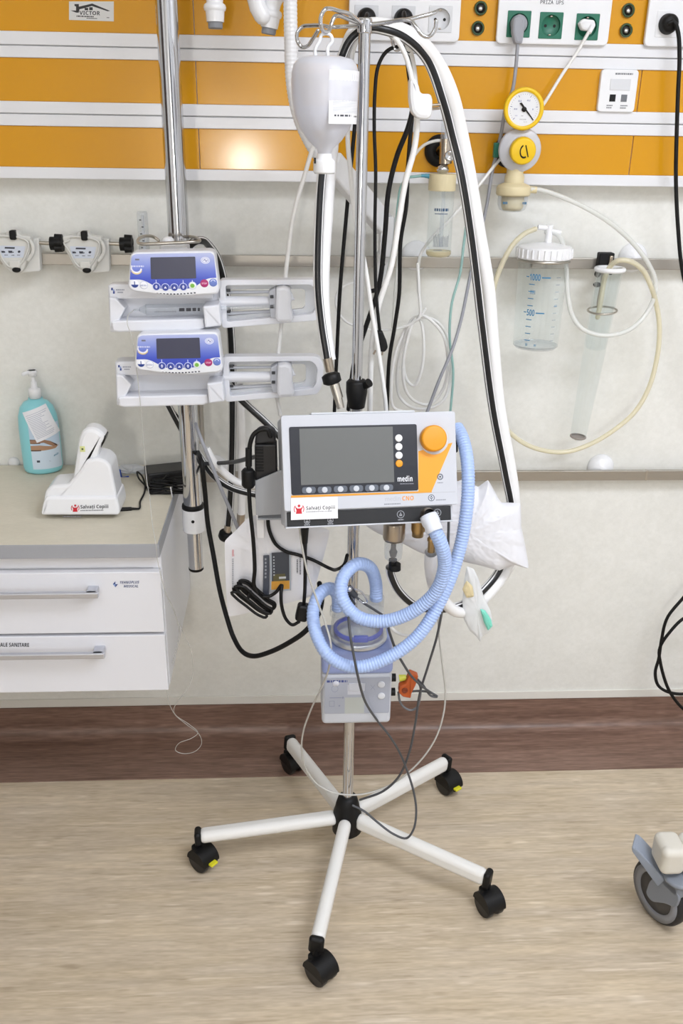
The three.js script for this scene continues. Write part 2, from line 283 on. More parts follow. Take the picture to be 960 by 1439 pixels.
{
  const inkWord = (word, c, sz = 60) => [canvasTex(512, 96, (x) => { x.clearRect(0, 0, 512, 96); x.fillStyle = '#55585e'; x.font = `bold ${sz}px monospace`; x.textAlign = 'center'; x.fillText(word, 256, 68); }), c];
  const word = (t, w, cx, cy, wd, sz) => { const z = PZ + 0.0114, h = wd * 96 / 512, [tex] = inkWord(w, null, sz); part(t, 'lettering', quad([[cx - wd / 2, cy + h / 2, z], [cx + wd / 2, cy + h / 2, z], [cx + wd / 2, cy - h / 2, z], [cx - wd / 2, cy - h / 2, z]]), inkMat(tex)); };
  const A = [[0.1212,1.7652,0.06],[0.3508,1.7656,0.06],[0.157,1.8048,0.06],[0.2332,1.8051,0.06],[0.3097,1.8066,0.06]], B = [[0.4286,1.7644,0.06],[0.665,1.7663,0.06],[0.4732,1.8008,0.06],[0.5406,1.7995,0.06],[0.6172,1.7984,0.06]], D = [[0.7427,1.7651,0.06],[1.0036,1.766,0.06],[0.7865,1.807,0.06]];
  const ga = socketPlate('socket_outlet', 'white socket plate with two black plugs and one empty white socket', A[0][0], A[0][1], A[1][0], A[0][1] + 0.118, A.slice(2));
  A.slice(2).forEach((p) => socket(ga, p[0], p[1], mat(0xd8dadd, 0.35))); word(ga, 'PRIZA GENERATOR', A[3][0] + 0.005, A[2][1] + 0.046, 0.105, 54);
  const gb = socketPlate('socket_outlet', 'white socket plate with three green sockets', B[0][0], B[0][1], B[1][0], B[0][1] + 0.118, B.slice(2));
  B.slice(2).forEach((p) => socket(gb, p[0], p[1], green)); word(gb, 'PRIZA UPS', B[3][0] - 0.002, B[3][1] + 0.0415, 0.062, 76);
  const gd = socketPlate('socket_outlet', 'white socket plate with one black plug beside the earth terminals', D[0][0], D[0][1], D[1][0], D[0][1] + 0.118, [D[2]]);
  socket(gd, D[2][0], D[2][1], whiteGloss);
  // potential earth terminals
  const E4 = [[0.3935,1.8291,0.046],[0.3903,1.7925,0.046],[0.7033,1.8315,0.046],[0.7039,1.7947,0.046]];
  E4.forEach((p, i) => {
    const t = thing('earth_terminal', ['upper round earth terminal between the generator plate and the green sockets', 'lower round earth terminal between the generator plate and the green sockets', 'upper round earth terminal right of the green sockets', 'lower round earth terminal right of the green sockets'][i], 'terminal', [p[0], p[1], 0.0462], 'round earth terminals on the orange panel');
    part(t, 'collar', latheZ([[0.0138, 0], [0.0138, 0.005], [0.0105, 0.0062], [0.0085, 0.003], [0.0085, 0.0005], [0, 0.0005]], [p[0], p[1], 0.0462]), mat(0xb9ab84, 0.28, { metalness: 1 }));
    part(t, 'insulating_ring', ring([p[0], p[1], 0.0522], 0.0112, 0.0019), mat(0x2c4a2a, 0.4));
    part(t, 'cavity', latheZ([[0.0086, 0], [0.0086, 0.0035], [0, 0.0035]], [p[0], p[1], 0.0462]), black);
    part(t, 'pin', latheZ([[0.0048, 0], [0.0048, 0.0075], [0.003, 0.009], [0, 0.0095]], [p[0] - 0.001, p[1] - 0.001, 0.047]), chrome);
  });
  // data outlet
  const Q = [[0.6509,1.7206,0.056],[0.7417,1.7195,0.056],[0.7475,1.6365,0.056],[0.6598,1.6379,0.056]];
  const t = thing('data_outlet', 'white data outlet plate with two small ports on the middle orange band', 'socket', [(Q[0][0] + Q[1][0]) / 2, Q[3][1], PZ]);
  const x0 = Q[3][0], x1 = Q[1][0] - 0.001, y0 = Q[3][1], y1 = Q[0][1];
  part(t, 'plate', slab(rshape(x0, y0, x1, y1, 0.009), 0.0575, 0.012, 0.002), whiteGloss);
  const cx = (x0 + x1) / 2, cy = (y0 + y1) / 2;
  part(t, 'label_window', box(cx + 0.003, cy + 0.012, 0.0578, 0.044, 0.022, 0.0016, 0.0007), mat(0xdadce0, 0.15));
  for (const k of [-1, 1]) part(t, 'port', box(cx + 0.002 + k * 0.0125, cy - 0.014, 0.0577, 0.013, 0.014, 0.0016, 0.0006), k < 0 ? black : mat(0x6d7076, 0.4));
  const tex = canvasTex(512, 512, (x) => { x.clearRect(0, 0, 512, 512); x.fillStyle = '#777a80'; x.font = 'bold 38px monospace'; fineText(x, 190, 62, 240, 20); x.font = '26px monospace'; fineText(x, 120, 440, 80, 14); fineText(x, 310, 440, 100, 14); fineText(x, 120, 468, 70, 14); fineText(x, 310, 468, 80, 14); });
  part(t, 'lettering', quad([[x0, y1, 0.0582], [x1, y1, 0.0582], [x1, y0, 0.0582], [x0, y0, 0.0582]]), inkMat(tex));
}

// ---------------------------------------------------------------- rails and fittings on the wall
function rail(label, y0, y1, mounts, xs) {
  const t = thing('equipment_rail', label, 'rail', [0.2, y0, 0]);
  part(t, 'bar', boxMM(xs, y0, 0.028, 1.9, y1, 0.038, 0.0015), brushed);
  for (const x of mounts) part(t, 'standoff', latheZ([[0.034, 0.0005], [0.034, 0.004], [0.031, 0.011], [0.022, 0.019], [0.009, 0.024], [0.0085, 0.0272], [0, 0.0275]], [x, y1 - 0.002, 0]), whiteGloss, 'white domed standoff');
  return t;
}
{
  const u = [[0.1143,1.3289,0.038],[0.1146,1.3044,0.038],[0.8015,1.3411,0.038],[0.2893,1.343,0.038]], l = [[0.1222,0.8061,0.038],[0.1226,0.7799,0.038],[0.7915,0.8153,0.038],[-0.1944,0.8377,0.038],[-0.6917,0.8284,0.038]];
  const ru = rail('upper steel equipment rail just below the orange panel', u[1][1], u[0][1], [u[2][0], u[3][0]], -1.6);
  part(ru, 'joint', boxMM(0.93, u[1][1] - 0.0004, 0.027, 0.936, u[0][1] + 0.0004, 0.0386, 0.0005), steel);
  const rl = rail('lower steel equipment rail at the height of the worktop', l[1][1], l[0][1], [l[2][0], l[3][0]], -0.262);
  part(rl, 'joint', boxMM(0.898, l[1][1] - 0.0004, 0.027, 0.903, l[0][1] + 0.0004, 0.0386, 0.0005), steel);
}
{ const p = [-0.6934,0.8274,0.02]; solo('wall_dome', latheZ([[0.0145, 0.0005], [0.0145, 0.003], [0.012, 0.006], [0.007, 0.008], [0, 0.0085]], [p[0] + 0.004, 0.8165 + 0.004, 0]), whiteGloss, 'white domed cap on the wall behind the soap bottle', 'wall cap'); }
// rail clamps with a screw knob
function railClamp(label, dx) {
  const P = [[-0.4968,1.3717,0.085],[-0.4721,1.3749,0.085],[-0.4647,1.3735,0.085],[-0.4639,1.3809,0.085],[-0.4577,1.3824,0.085],[-0.4394,1.3826,0.085],[-0.4357,1.3737,0.085],[-0.4115,1.371,0.085],[-0.4139,1.3425,0.085],[-0.4253,1.3181,0.085],[-0.4382,1.2951,0.085],[-0.4631,1.2934,0.085],[-0.4785,1.3101,0.085],[-0.4923,1.3418,0.085]];
  const sh = (p) => [p[0] + dx, p[1], p[2]];
  const c = sh([-0.4649,1.2852,0.05]);
  const t = thing('rail_clamp', label, 'clamp', [c[0], c[1], 0.04], 'plastic clamps on the upper rail');
  part(t, 'body', slab(rpoly(P.map(sh), 0.006), 0.085, 0.028, 0.003), offWhite);
  const F = [[-0.4929,1.3586,0.088],[-0.4818,1.3632,0.088],[-0.4812,1.3692,0.088],[-0.434,1.3681,0.088],[-0.418,1.3593,0.088],[-0.4192,1.3458,0.088],[-0.4391,1.3124,0.088],[-0.4553,1.3046,0.088],[-0.47,1.3121,0.088],[-0.4839,1.3422,0.088]];
  part(t, 'rim', tube(F.map(sh), 0.0022, 8, 6, true), offWhite);
  part(t, 'bracket', slab(rpoly([[-0.4357,1.3605,0.06],[-0.4013,1.3639,0.06],[-0.4056,1.2933,0.06],[-0.4594,1.2882,0.06],[-0.4419,1.3085,0.06]].map(sh), 0.004), 0.06, 0.0205, 0.002), mat(0xe0e0dc, 0.42));
  part(t, 'grip', tube([[-0.4118,1.3609,0.088],[-0.4081,1.3504,0.088],[-0.4109,1.3353,0.088],[-0.4213,1.3216,0.088]].map(sh), 0.0042, 10), offWhite);
  part(t, 'top_button', (() => { const p = sh([-0.4481,1.3735,0.084]); return box(p[0], p[1], p[2], 0.014, 0.02, 0.02, 0.004); })(), black);
  part(t, 'bottom_button', (() => { const p = sh([-0.4495,1.3001,0.088]); return sphere(p, 0.0085, 1.1, 0.7, 0.8); })(), black);
  part(t, 'release_tab', (() => { const p = sh([-0.4517,1.3121,0.087]); return box(p[0], p[1], p[2], 0.024, 0.016, 0.008, 0.003); })(), offWhite);
  const lb = [[-0.482,1.351,0.0856],[-0.4254,1.35,0.0856],[-0.4322,1.3258,0.0856],[-0.4784,1.3254,0.0856]].map(sh);
  part(t, 'label', quad(lb), printMat(clampTex, 0.5, { side: THREE.DoubleSide }));
  const a = sh([-0.4077,1.3541,0.055]), b = sh([-0.3766,1.3529,0.055]), e = sh([-0.3517,1.3516,0.055]);
  part(t, 'screw', cyl(a, b, 0.0042), steel);
  const kn = part(t, 'knob', merge([cyl(sh([-0.3782,1.3529,0.055]), sh([-0.3672,1.353,0.055]), 0.0145), ...[0, 1, 2, 3, 4].map((k) => { const an = k * Math.PI * 2 / 5; const p = sh([-0.3594,1.3531,0.055]); return cyl([p[0] - 0.008, p[1] + 0.011 * Math.cos(an), p[2] + 0.011 * Math.sin(an)], [p[0] + 0.008, p[1] + 0.011 * Math.cos(an), p[2] + 0.011 * Math.sin(an)], 0.0095, 0.0085, 18); }), cyl(sh([-0.3672,1.353,0.055]), sh([-0.3532,1.3531,0.055]), 0.016)]), black);
  return t;
}
const clampTex = canvasTex(256, 128, (x) => { x.fillStyle = '#cfd6e2'; x.fillRect(0, 0, 256, 128); x.fillStyle = '#2c3140'; x.fillRect(62, 14, 96, 18); x.fillRect(14, 56, 34, 20); x.fillRect(44, 60, 14, 14); x.fillRect(96, 54, 44, 24); x.fillRect(142, 64, 12, 12); x.beginPath(); x.arc(206, 62, 13, 0, 7); x.fill(); x.font = '12px sans-serif'; fineText(x, 40, 104, 40, 8); fineText(x, 120, 106, 36, 8); fineText(x, 190, 104, 30, 8); });
railClamp('plastic rail clamp with black knob, next to the syringe pumps', 0);
railClamp('plastic rail clamp with black knob, on the far side from the syringe pumps', [-0.605,1.3525,0.07][0] - [-0.4528,1.3539,0.07][0]);

// small graduated flow tube behind the pumps
{
  const a = [-0.3235,1.3445,0.07], b = [-0.318,1.4239,0.07];
  const t = thing('flow_tube', 'clear graduated flow tube standing behind the upper syringe pump', 'flow meter', [a[0], a[1] - 0.05, a[2]]);
  part(t, 'glass', lathe([[0.011, -0.05], [0.012, -0.045], [0.0115, b[1] - a[1] - 0.006], [0.010, b[1] - a[1]], [0, b[1] - a[1] + 0.001]], a), clearSoft);
  part(t, 'float_stem', cyl([a[0], a[1] - 0.045, a[2]], [a[0], b[1] - 0.008, a[2]], 0.0032), mat(0xdfe2e6, 0.3));
  part(t, 'rail_block', boxMM(a[0] - 0.016, a[1] - 0.075, 0.0385, a[0] + 0.016, a[1] - 0.045, 0.085, 0.004), offWhite);
  for (let k = 0; k < 6; k++) part(t, 'mark', box(a[0] + (k % 2 ? 0.001 : -0.003), b[1] - 0.017 - k * 0.0145, a[2] + 0.0122, 0.0045, 0.0022, 0.0008, 0.0003), darkGrey);
}

// vacuum regulator
{
  const g = [0.481,1.6394,0.135], k = [0.4844,1.5599,0.12], n = [0.4821,1.5009,0.1];
  const t = thing('vacuum_regulator', 'yellow vacuum gauge and regulator knob with cream trap below', 'regulator', [n[0], n[1] - 0.08, 0.06]);
  part(t, 'wall_port', merge([latheZ([[0.034, 0.001], [0.034, 0.012], [0.026, 0.018], [0.012, 0.02], [0.012, 0.06]], [k[0] - 0.008, k[1] - 0.004, 0.046])]), black);
  const dir = [-0.1, -0.08, 1];
  part(t, 'gauge_case', latheDir([[0, -0.03], [0.03, -0.03], [0.038, -0.022], [0.041, -0.005], [0.041, 0.004], [0.0385, 0.0065], [0.0335, 0.0065], [0.0325, 0.003], [0, 0.003]], g, dir, 48), yellow);
  const dial = canvasTex(512, 512, (x) => {
    x.fillStyle = '#e9ebef'; x.fillRect(0, 0, 512, 512); x.strokeStyle = '#3b3f86'; x.fillStyle = '#3b3f86';
    for (let i = 0; i <= 30; i++) { const a = Math.PI * (0.75 + 1.5 * i / 30), L = i % 6 ? 14 : 34; x.lineWidth = i % 6 ? 4 : 8; x.beginPath(); x.moveTo(256 + 226 * Math.cos(a), 256 + 226 * Math.sin(a)); x.lineTo(256 + (226 - L) * Math.cos(a), 256 + (226 - L) * Math.sin(a)); x.stroke(); }
    x.font = 'bold 34px sans-serif'; x.textAlign = 'center'; x.fillText('-0.4', 176, 150); x.fillText('-0.2', 318, 140); x.fillText('-0.6', 120, 270); x.fillText('0', 400, 270); x.font = '26px sans-serif'; x.fillText('-0.8', 140, 366); x.fillStyle = '#55575f'; x.fillText('bar', 240, 366); x.fillText('VACUUM', 256, 420); x.font = '20px sans-serif'; x.fillText('CL 2.5', 300, 455);
  });
  const q = new THREE.Quaternion().setFromUnitVectors(new THREE.Vector3(0, 0, 1), V(dir).normalize());
  part(t, 'dial', new THREE.CircleGeometry(0.0325, 48).translate(0, 0, 0.0034).applyQuaternion(q).translate(...g), printMat(dial, 0.35));
  const nd = shapeOf([[-0.010, 0.0105], [-0.006, 0.0125], [0.0225, -0.0205], [0.0215, -0.0215]]);
  part(t, 'needle', merge([slab(nd, 0.0052, 0.001, 0.0002), latheZ([[0.005, 0.0036], [0.005, 0.0056], [0, 0.0058]], [0.0005, -0.0005, 0])]).applyQuaternion(q).translate(...g), black);
  part(t, 'gauge_stem', cyl([g[0] - 0.003, g[1] - 0.035, g[2] - 0.018], [k[0], k[1] + 0.03, k[2] - 0.02], 0.01), nickel);
  part(t, 'regulator_body', latheDir([[0, -0.045], [0.03, -0.045], [0.04, -0.03], [0.0445, -0.012], [0.0445, -0.004], [0.042, 0.0], [0.03, 0.003], [0.026, 0.004], [0, 0.004]], k, dir, 48), mat(0xdfe1e8, 0.3, { transmission: 0.25, thickness: 0 }));
  const kc = [k[0] + 0.004, k[1], k[2]];
  const kb = part(t, 'knob', latheDir([[0, 0.002], [0.0275, 0.002], [0.0275, 0.014], [0.026, 0.02], [0.023, 0.0225], [0, 0.0235]], kc, dir, 48), yellow, 'yellow adjusting knob');
  part(kb, 'arrow_mark', merge([new THREE.TorusGeometry(0.0105, 0.0015, 6, 30, Math.PI * 1.05).rotateZ(Math.PI * 0.62).scale(0.8, 1.15, 0.5), box(0.0055, -0.001, 0, 0.0022, 0.024, 0.001, 0.0003).rotateZ(0.3)]).translate(0.002, 0, 0.0238).applyQuaternion(q).translate(...kc), black);
  part(t, 'neck', lathe([[0, 0.045], [0.017, 0.045], [0.018, 0.012], [0.021, 0.006], [0.021, -0.01]], n), cream);
  part(t, 'trap_cap', lathe([[0.019, -0.006], [0.034, -0.012], [0.037, -0.017], [0.037, -0.03], [0.034, -0.0335], [0, -0.0335]], n), cream);
  part(t, 'trap_bowl', lathe([[0.0325, -0.0335], [0.032, -0.052], [0.028, -0.062], [0.02, -0.066], [0, -0.067]], n), clearSoft);
  part(t, 'trap_filter', merge([lathe([[0, -0.034], [0.025, -0.034], [0.024, -0.056], [0.02, -0.0635], [0, -0.064]], n), cyl([n[0] + 0.02, n[1] - 0.02, n[2]], [n[0] + 0.05, n[1] - 0.021, n[2] + 0.004], 0.007)]), cream);
  part(t, 'trap_mark', merge([box(n[0] - 0.021, n[1] - 0.047, n[2] + 0.0225, 0.01, 0.005, 0.001, 0.0003), box(n[0] + 0.021, n[1] - 0.047, n[2] + 0.0225, 0.009, 0.005, 0.001, 0.0003)]), mat(0x3f6f8c, 0.4));
}
// suction jar
const jarAt = [0.5648,1.1345,0.095];
{
  const c = jarAt, H = [0.5533,1.3322,0.095][1] - c[1];
  const t = thing('suction_jar', 'clear graduated suction jar with white screw lid hanging from rail', 'jar', c);
  part(t, 'bowl', lathe([[0, 0.003], [0.045, 0.003], [0.05, 0.005], [0.0518, 0.012], [0.0555, H], [0.0575, H + 0.001], [0.0575, H + 0.007]], c, 56), clear);
  part(t, 'bowl_base', lathe([[0, 0.0002], [0.046, 0.0005], [0.0512, 0.006], [0.0505, 0.0085], [0.047, 0.0035], [0, 0.0028]], c, 56), clearSoft);
  part(t, 'clamp_band', lathe([[0.056, H - 0.003], [0.0588, H - 0.002], [0.0588, H + 0.002], [0.056, H + 0.003]], c, 56), steel);
  const lid = [lathe([[0.0595, H + 0.004], [0.061, H + 0.006], [0.061, H + 0.026], [0.058, H + 0.03], [0.045, H + 0.032], [0.02, H + 0.037], [0, H + 0.038]], c, 56)];
  for (let i = 0; i < 28; i++) { const a = i / 28 * Math.PI * 2; lid.push(cyl([c[0] + 0.061 * Math.cos(a), c[1] + H + 0.007, c[2] + 0.061 * Math.sin(a)], [c[0] + 0.061 * Math.cos(a), c[1] + H + 0.026, c[2] + 0.061 * Math.sin(a)], 0.0026, 0.0022, 8)); }
  part(t, 'lid', merge(lid), whiteGloss);
  part(t, 'spout', merge([cyl([c[0] + 0.006, c[1] + H + 0.03, c[2]], [c[0] + 0.006, c[1] + H + 0.075, c[2]], 0.008, 0.0075), cyl([c[0] + 0.006, c[1] + H + 0.068, c[2]], [c[0] - 0.02, c[1] + H + 0.07, c[2]], 0.0055), cyl([c[0] + 0.006, c[1] + H + 0.062, c[2]], [c[0] + 0.032, c[1] + H + 0.058, c[2]], 0.0055)]), whiteGloss);
  part(t, 'rail_hook', boxMM(c[0] - 0.012, c[1] + H - 0.025, 0.0385, c[0] + 0.012, c[1] + H + 0.012, 0.046, 0.002), mat(0xc9c5bd, 0.5));
  const tex = canvasTex(1024, 1024, (x) => {
    x.clearRect(0, 0, 1024, 1024); x.fillStyle = '#2f7fae';
    const Y = (v) => 1024 - (v / 1140) * 1024;
    for (let v = 100; v <= 1000; v += 100) { const big = v === 500 || v === 1000; x.fillRect(100, Y(v) - 5, big ? 0 : 130, 10); if (big) { x.font = 'bold 112px sans-serif'; x.fillText(String(v), 100, Y(v) + 38); x.fillRect(v === 1000 ? 370 : 310, Y(v) - 8, 190, 15); x.fillRect(20, Y(v) - 8, 70, 12); } x.globalAlpha = 0.45; x.fillRect(700, Y(v) - 4, 110, 8); x.globalAlpha = 1; }
    x.font = 'bold 46px sans-serif'; x.fillText('50', 130, Y(18)); x.fillText('ml', 330, Y(18)); x.globalAlpha = 0.4; x.fillRect(140, Y(820), 120, 50); x.globalAlpha = 0.55; x.fillText('600', 720, Y(585)); x.globalAlpha = 1;
  });
  const pr = new THREE.CylinderGeometry(0.0561, 0.0526, H - 0.02, 40, 1, true, -0.95, 1.9).translate(c[0], c[1] + H / 2, c[2]);
  part(t, 'graduation', pr, inkMat(tex));
}
// catheter tube in a rail holder
{
  const top = [0.7174,1.3171,0.1], bot = [0.6986,0.9053,0.075];
  const d = V(bot).sub(V(top)), L = d.length();
  const t = thing('catheter_holder', 'long clear catheter tube hung from black rail clamp with white ring', 'holder', bot);
  part(t, 'tube', latheDir([[0.029, 0], [0.0295, 0.002], [0.0255, L * 0.5], [0.0195, L * 0.97], [0.016, L], [0, L]], top, d.toArray()), clear);
  part(t, 'inner_cup', latheDir([[0.0255, 0.005], [0.0235, L * 0.44], [0.021, L * 0.452], [0, L * 0.452]], top, d.toArray()), clear);
  part(t, 'end_cap', latheDir([[0.0165, L * 0.985], [0.0198, L * 0.985], [0.0195, L * 0.992], [0, L * 1.003]], top, d.toArray()), mat(0x9a8f88, 0.4));
  const r1 = V(top).addScaledVector(d, 0.01).toArray(), r2 = V(top).addScaledVector(d, 0.235).toArray();
  part(t, 'white_ring', ring(r1, 0.03, 0.0055, [Math.PI / 2, 0, 0]), whiteGloss);
  part(t, 'steel_ring', ring(r2, 0.0325, 0.0024, [Math.PI / 2 + 0.08, 0, 0.06]), steel);
  const b = [0.7215,1.3229,0.05];
  part(t, 'rail_clamp', merge([boxMM(b[0] - 0.0185, b[1] - 0.028, 0.0384, b[0] + 0.016, b[1] + 0.021, 0.062, 0.003)]), blackSoft);
  part(t, 'arm', merge([boxMM(b[0] + 0.003, b[1] - 0.018, 0.05, b[0] + 0.012, b[1] + 0.016, 0.068, 0.003), tube([[b[0] - 0.006, b[1] - 0.012, 0.06], [b[0] - 0.008, b[1] - 0.05, 0.066], [b[0] - 0.012, r2[1] + 0.01, 0.072], [b[0] - 0.008, r2[1], 0.072]], 0.004)]), nickel);
  part(t, 'screw_knob', merge([sphere([0.7026,1.2973,0.062], 0.0075, 1, 1, 0.8), sphere([0.7027,1.2739,0.066], 0.0075, 1.2, 0.8, 0.8)]), black);
}
// oxygen flowmeter with humidifier jar
{
  const p = [0.3248,1.5546,0.046], j = [0.3291,1.3386,0.1], n = [0.3253,1.5119,0.1];
  const t = thing('oxygen_humidifier', 'oxygen flowmeter with cream capped clear humidifier jar', 'humidifier', [j[0], j[1], 0.1]);
  part(t, 'wall_port', latheZ([[0.0335, 0.0003], [0.0335, 0.008], [0.029, 0.014], [0.02, 0.016], [0.012, 0.017], [0.012, 0.03]], [p[0], p[1], 0.0462]), black);
  const f0 = [0.3309,1.5205,0.1], f1 = [0.3293,1.6349,0.095];
  part(t, 'flow_body', merge([cyl([p[0] + 0.002, p[1] - 0.004, 0.05], [p[0] + 0.004, p[1] - 0.006, 0.1], 0.010), cyl([0.3303,1.5305,0.1], [0.3288,1.5797,0.1], 0.0135, 0.013)]), nickel);
  part(t, 'flow_glass', cyl([0.3293,1.5727,0.1], f1, 0.0125, 0.011), clearSoft);
  part(t, 'flow_scale', cyl([0.3293,1.5727,0.1], [0.3296,1.628,0.096], 0.004, 0.004), mat(0xd7dade, 0.3));
  part(t, 'control_ring', latheZ([[0.011, 0], [0.011, 0.01], [0.007, 0.012], [0.0045, 0.008], [0, 0.008]], [0.3357,1.5464,0.108]), chrome);
  part(t, 'union_nut', lathe([[0, 0.028], [0.005, 0.028], [0.0055, 0.024], [0.0125, 0.021], [0.0135, 0.015], [0.0115, 0.01], [0.005, 0.005], [0.0045, -0.008]], [n[0], n[1] - 0.008, 0.1]), chrome);
  const ct = [0.3238,1.5104,0.1], cb = [0.3258,1.4758,0.1];
  part(t, 'jar_cap', lathe([[0, ct[1] - cb[1]], [0.0275, ct[1] - cb[1]], [0.0295, ct[1] - cb[1] - 0.002], [0.0295, 0.001], [0.0275, 0], [0, 0]], cb, 40), cream);
  const H = cb[1] - j[1];
  part(t, 'jar', lathe([[0, 0.002], [0.024, 0.002], [0.0275, 0.006], [0.0275, H]], [cb[0], j[1], 0.1], 40), clear);
  part(t, 'jar_base', lathe([[0, 0.0], [0.024, 0.0002], [0.0277, 0.006], [0.0277, 0.012]], [cb[0], j[1], 0.1], 40), mat(0xe9dfc2, 0.2, { transmission: 0.6, thickness: 0 }));
  part(t, 'dip_tube', cyl([cb[0] + 0.004, cb[1], 0.1], [cb[0] + 0.004, j[1] + 0.02, 0.1], 0.0045), clearSoft);
  part(t, 'barb', merge([cyl([0.3011,1.5044,0.1], [0.2872,1.5057,0.1], 0.0055, 0.004), cyl([0.2887,1.5057,0.1], [0.2795,1.5056,0.1], 0.0035)]), mat(0x4f93a6, 0.35));
  const tex = canvasTex(512, 1024, (x) => { x.clearRect(0, 0, 512, 1024); x.fillStyle = '#3c5877'; x.font = 'bold 62px sans-serif'; fineText(x, 70, 290, 330, 44); x.font = '34px sans-serif'; fineText(x, 84, 342, 290, 18); x.font = '22px monospace'; x.fillStyle = '#5d6675'; for (let i = 0; i < 17; i++) { x.save(); x.translate(90 + i * 21, 870); x.rotate(-Math.PI / 2); fineText(x, 0, i + 1, 150 + 90 * hash(i, 4, 4), 11); x.restore(); } x.font = '26px sans-serif'; fineText(x, 96, 930, 190, 16); });
  part(t, 'lettering', new THREE.CylinderGeometry(0.0279, 0.0279, H - 0.006, 32, 1, true, -0.9, 1.8).translate(cb[0], j[1] + H / 2, 0.1), inkMat(tex));
}
// examination lamp: gooseneck and bar arm on the rail
{
  const m = [0.2078,1.3124,0.05];
  const t = thing('lamp_arm', 'white gooseneck tube on a slanting white arm clamped to the rail', 'lamp arm', [m[0], m[1] - 0.06, 0.0384]);
  part(t, 'gooseneck', ribbed([[0.0019,1.8943,0.24],[0.0013,1.8148,0.24],[0.0022,1.7442,0.24],[0.0045,1.6775,0.24],[0.0138,1.6278,0.24],[0.0304,1.586,0.235],[0.056,1.5472,0.225],[0.085,1.5233,0.215]], 0.0122, 0.007, 0.0008), white);
  { const g = [0.0019,1.8943,0.24]; part(t, 'lamp_head', latheDir([[0.0135, -0.01], [0.02, 0.02], [0.05, 0.06], [0.062, 0.11], [0.06, 0.112], [0.045, 0.075], [0, 0.07]], [g[0], g[1], g[2]], [0.05, 1, 0.35]), whiteGloss); }
  const a = V([0.0822,1.5338,0.21]), b = V([0.2057,1.4015,0.075]), d = b.clone().sub(a), L = d.length();
  const bar = new RoundedBoxGeometry(0.026, L, 0.05, 3, 0.006);
  bar.applyMatrix4(new THREE.Matrix4().lookAt(new THREE.Vector3(), d, new THREE.Vector3(0, 1, 0)).multiply(new THREE.Matrix4().makeRotationX(Math.PI / 2)));
  bar.translate(...a.clone().add(b).multiplyScalar(0.5).toArray());
  part(t, 'arm_bar', bar, white);
  part(t, 'arm_head', boxMM(m[0] - 0.012, m[1] + 0.022, 0.052, m[0] + 0.019, m[1] + 0.108, 0.098, 0.004), white);
  part(t, 'rail_mount', boxMM(m[0] - 0.014, m[1] - 0.045, 0.0385, m[0] + 0.015, m[1] + 0.03, 0.072, 0.003), whiteGloss);
  part(t, 'screw', latheZ([[0.004, 0], [0.004, 0.003], [0, 0.0035]], [m[0] - 0.001, m[1] + 0.004, 0.072]), black);
  part(t, 'clamp_knob', merge([cyl([m[0] - 0.012, m[1] - 0.06, 0.062], [m[0] - 0.012, m[1] - 0.04, 0.062], 0.006), cyl([m[0] - 0.028, m[1] - 0.058, 0.062], [m[0] + 0.006, m[1] - 0.05, 0.062], 0.005)]), black);
}
// white hose ends hanging at the top
{
  const prof = [[0, 0.0005], [0.0125, 0.0005], [0.0138, 0.003], [0.0138, 0.011], [0.0165, 0.012], [0.018, 0.03], [0.02, 0.031], [0.0215, 0.036], [0.02, 0.041], [0.0155, 0.044], [0.0165, 0.052], [0.024, 0.072], [0.027, 0.1], [0.027, 0.16]];
  const p1 = [-0.1412,1.7675,0.2];
  const t = thing('hose_end', 'white plastic hose end hanging upright next to the steel pole', 'hose end', p1, 'hose ends hanging above the panel');
  part(t, 'cuff', lathe(prof.slice(4).map(([r, y]) => [r, y]), p1), whiteGloss); part(t, 'mouth', lathe(prof.slice(0, 5), p1), midGrey, 'grey mouth');
  part(t, 'supply_hose', cyl([p1[0], p1[1] + 0.158, p1[2]], [p1[0], CEIL, p1[2]], 0.0265, 0.0265, 24), hoseWhite);
  const p2 = [-0.0412,1.7597,0.2], dir = [0.16, 1, 0.05];
  const u = thing('hose_end', 'white plastic hose end with rounded elbow beside the gooseneck tube', 'hose end', p2, 'hose ends hanging above the panel');
  part(u, 'cuff', latheDir(prof.slice(4), p2, dir), whiteGloss); part(u, 'mouth', latheDir(prof.slice(0, 5), p2, dir), midGrey, 'grey mouth');
  { const e = [-0.0716,1.8851,0.215]; part(u, 'elbow', tube([[e[0] - 0.004, CEIL, 0.215], [e[0] - 0.003, 2.3, 0.215], ...[[-0.0716,1.8851,0.215],[-0.0673,1.8452,0.215],[-0.0626,1.8162,0.215],[-0.0576,1.7999,0.215],[-0.0511,1.7905,0.215]]], 0.0165, 20), whiteGloss); const k = [p2[0] + 0.0256, p2[1] + 0.158, p2[2] + 0.008]; part(u, 'supply_hose', tube([k, [k[0] + 0.006, k[1] + 0.05, k[2]], [k[0] + 0.008, k[1] + 0.2, k[2]], [k[0] + 0.008, CEIL, k[2]]], 0.0245, 20), hoseWhite); }
}

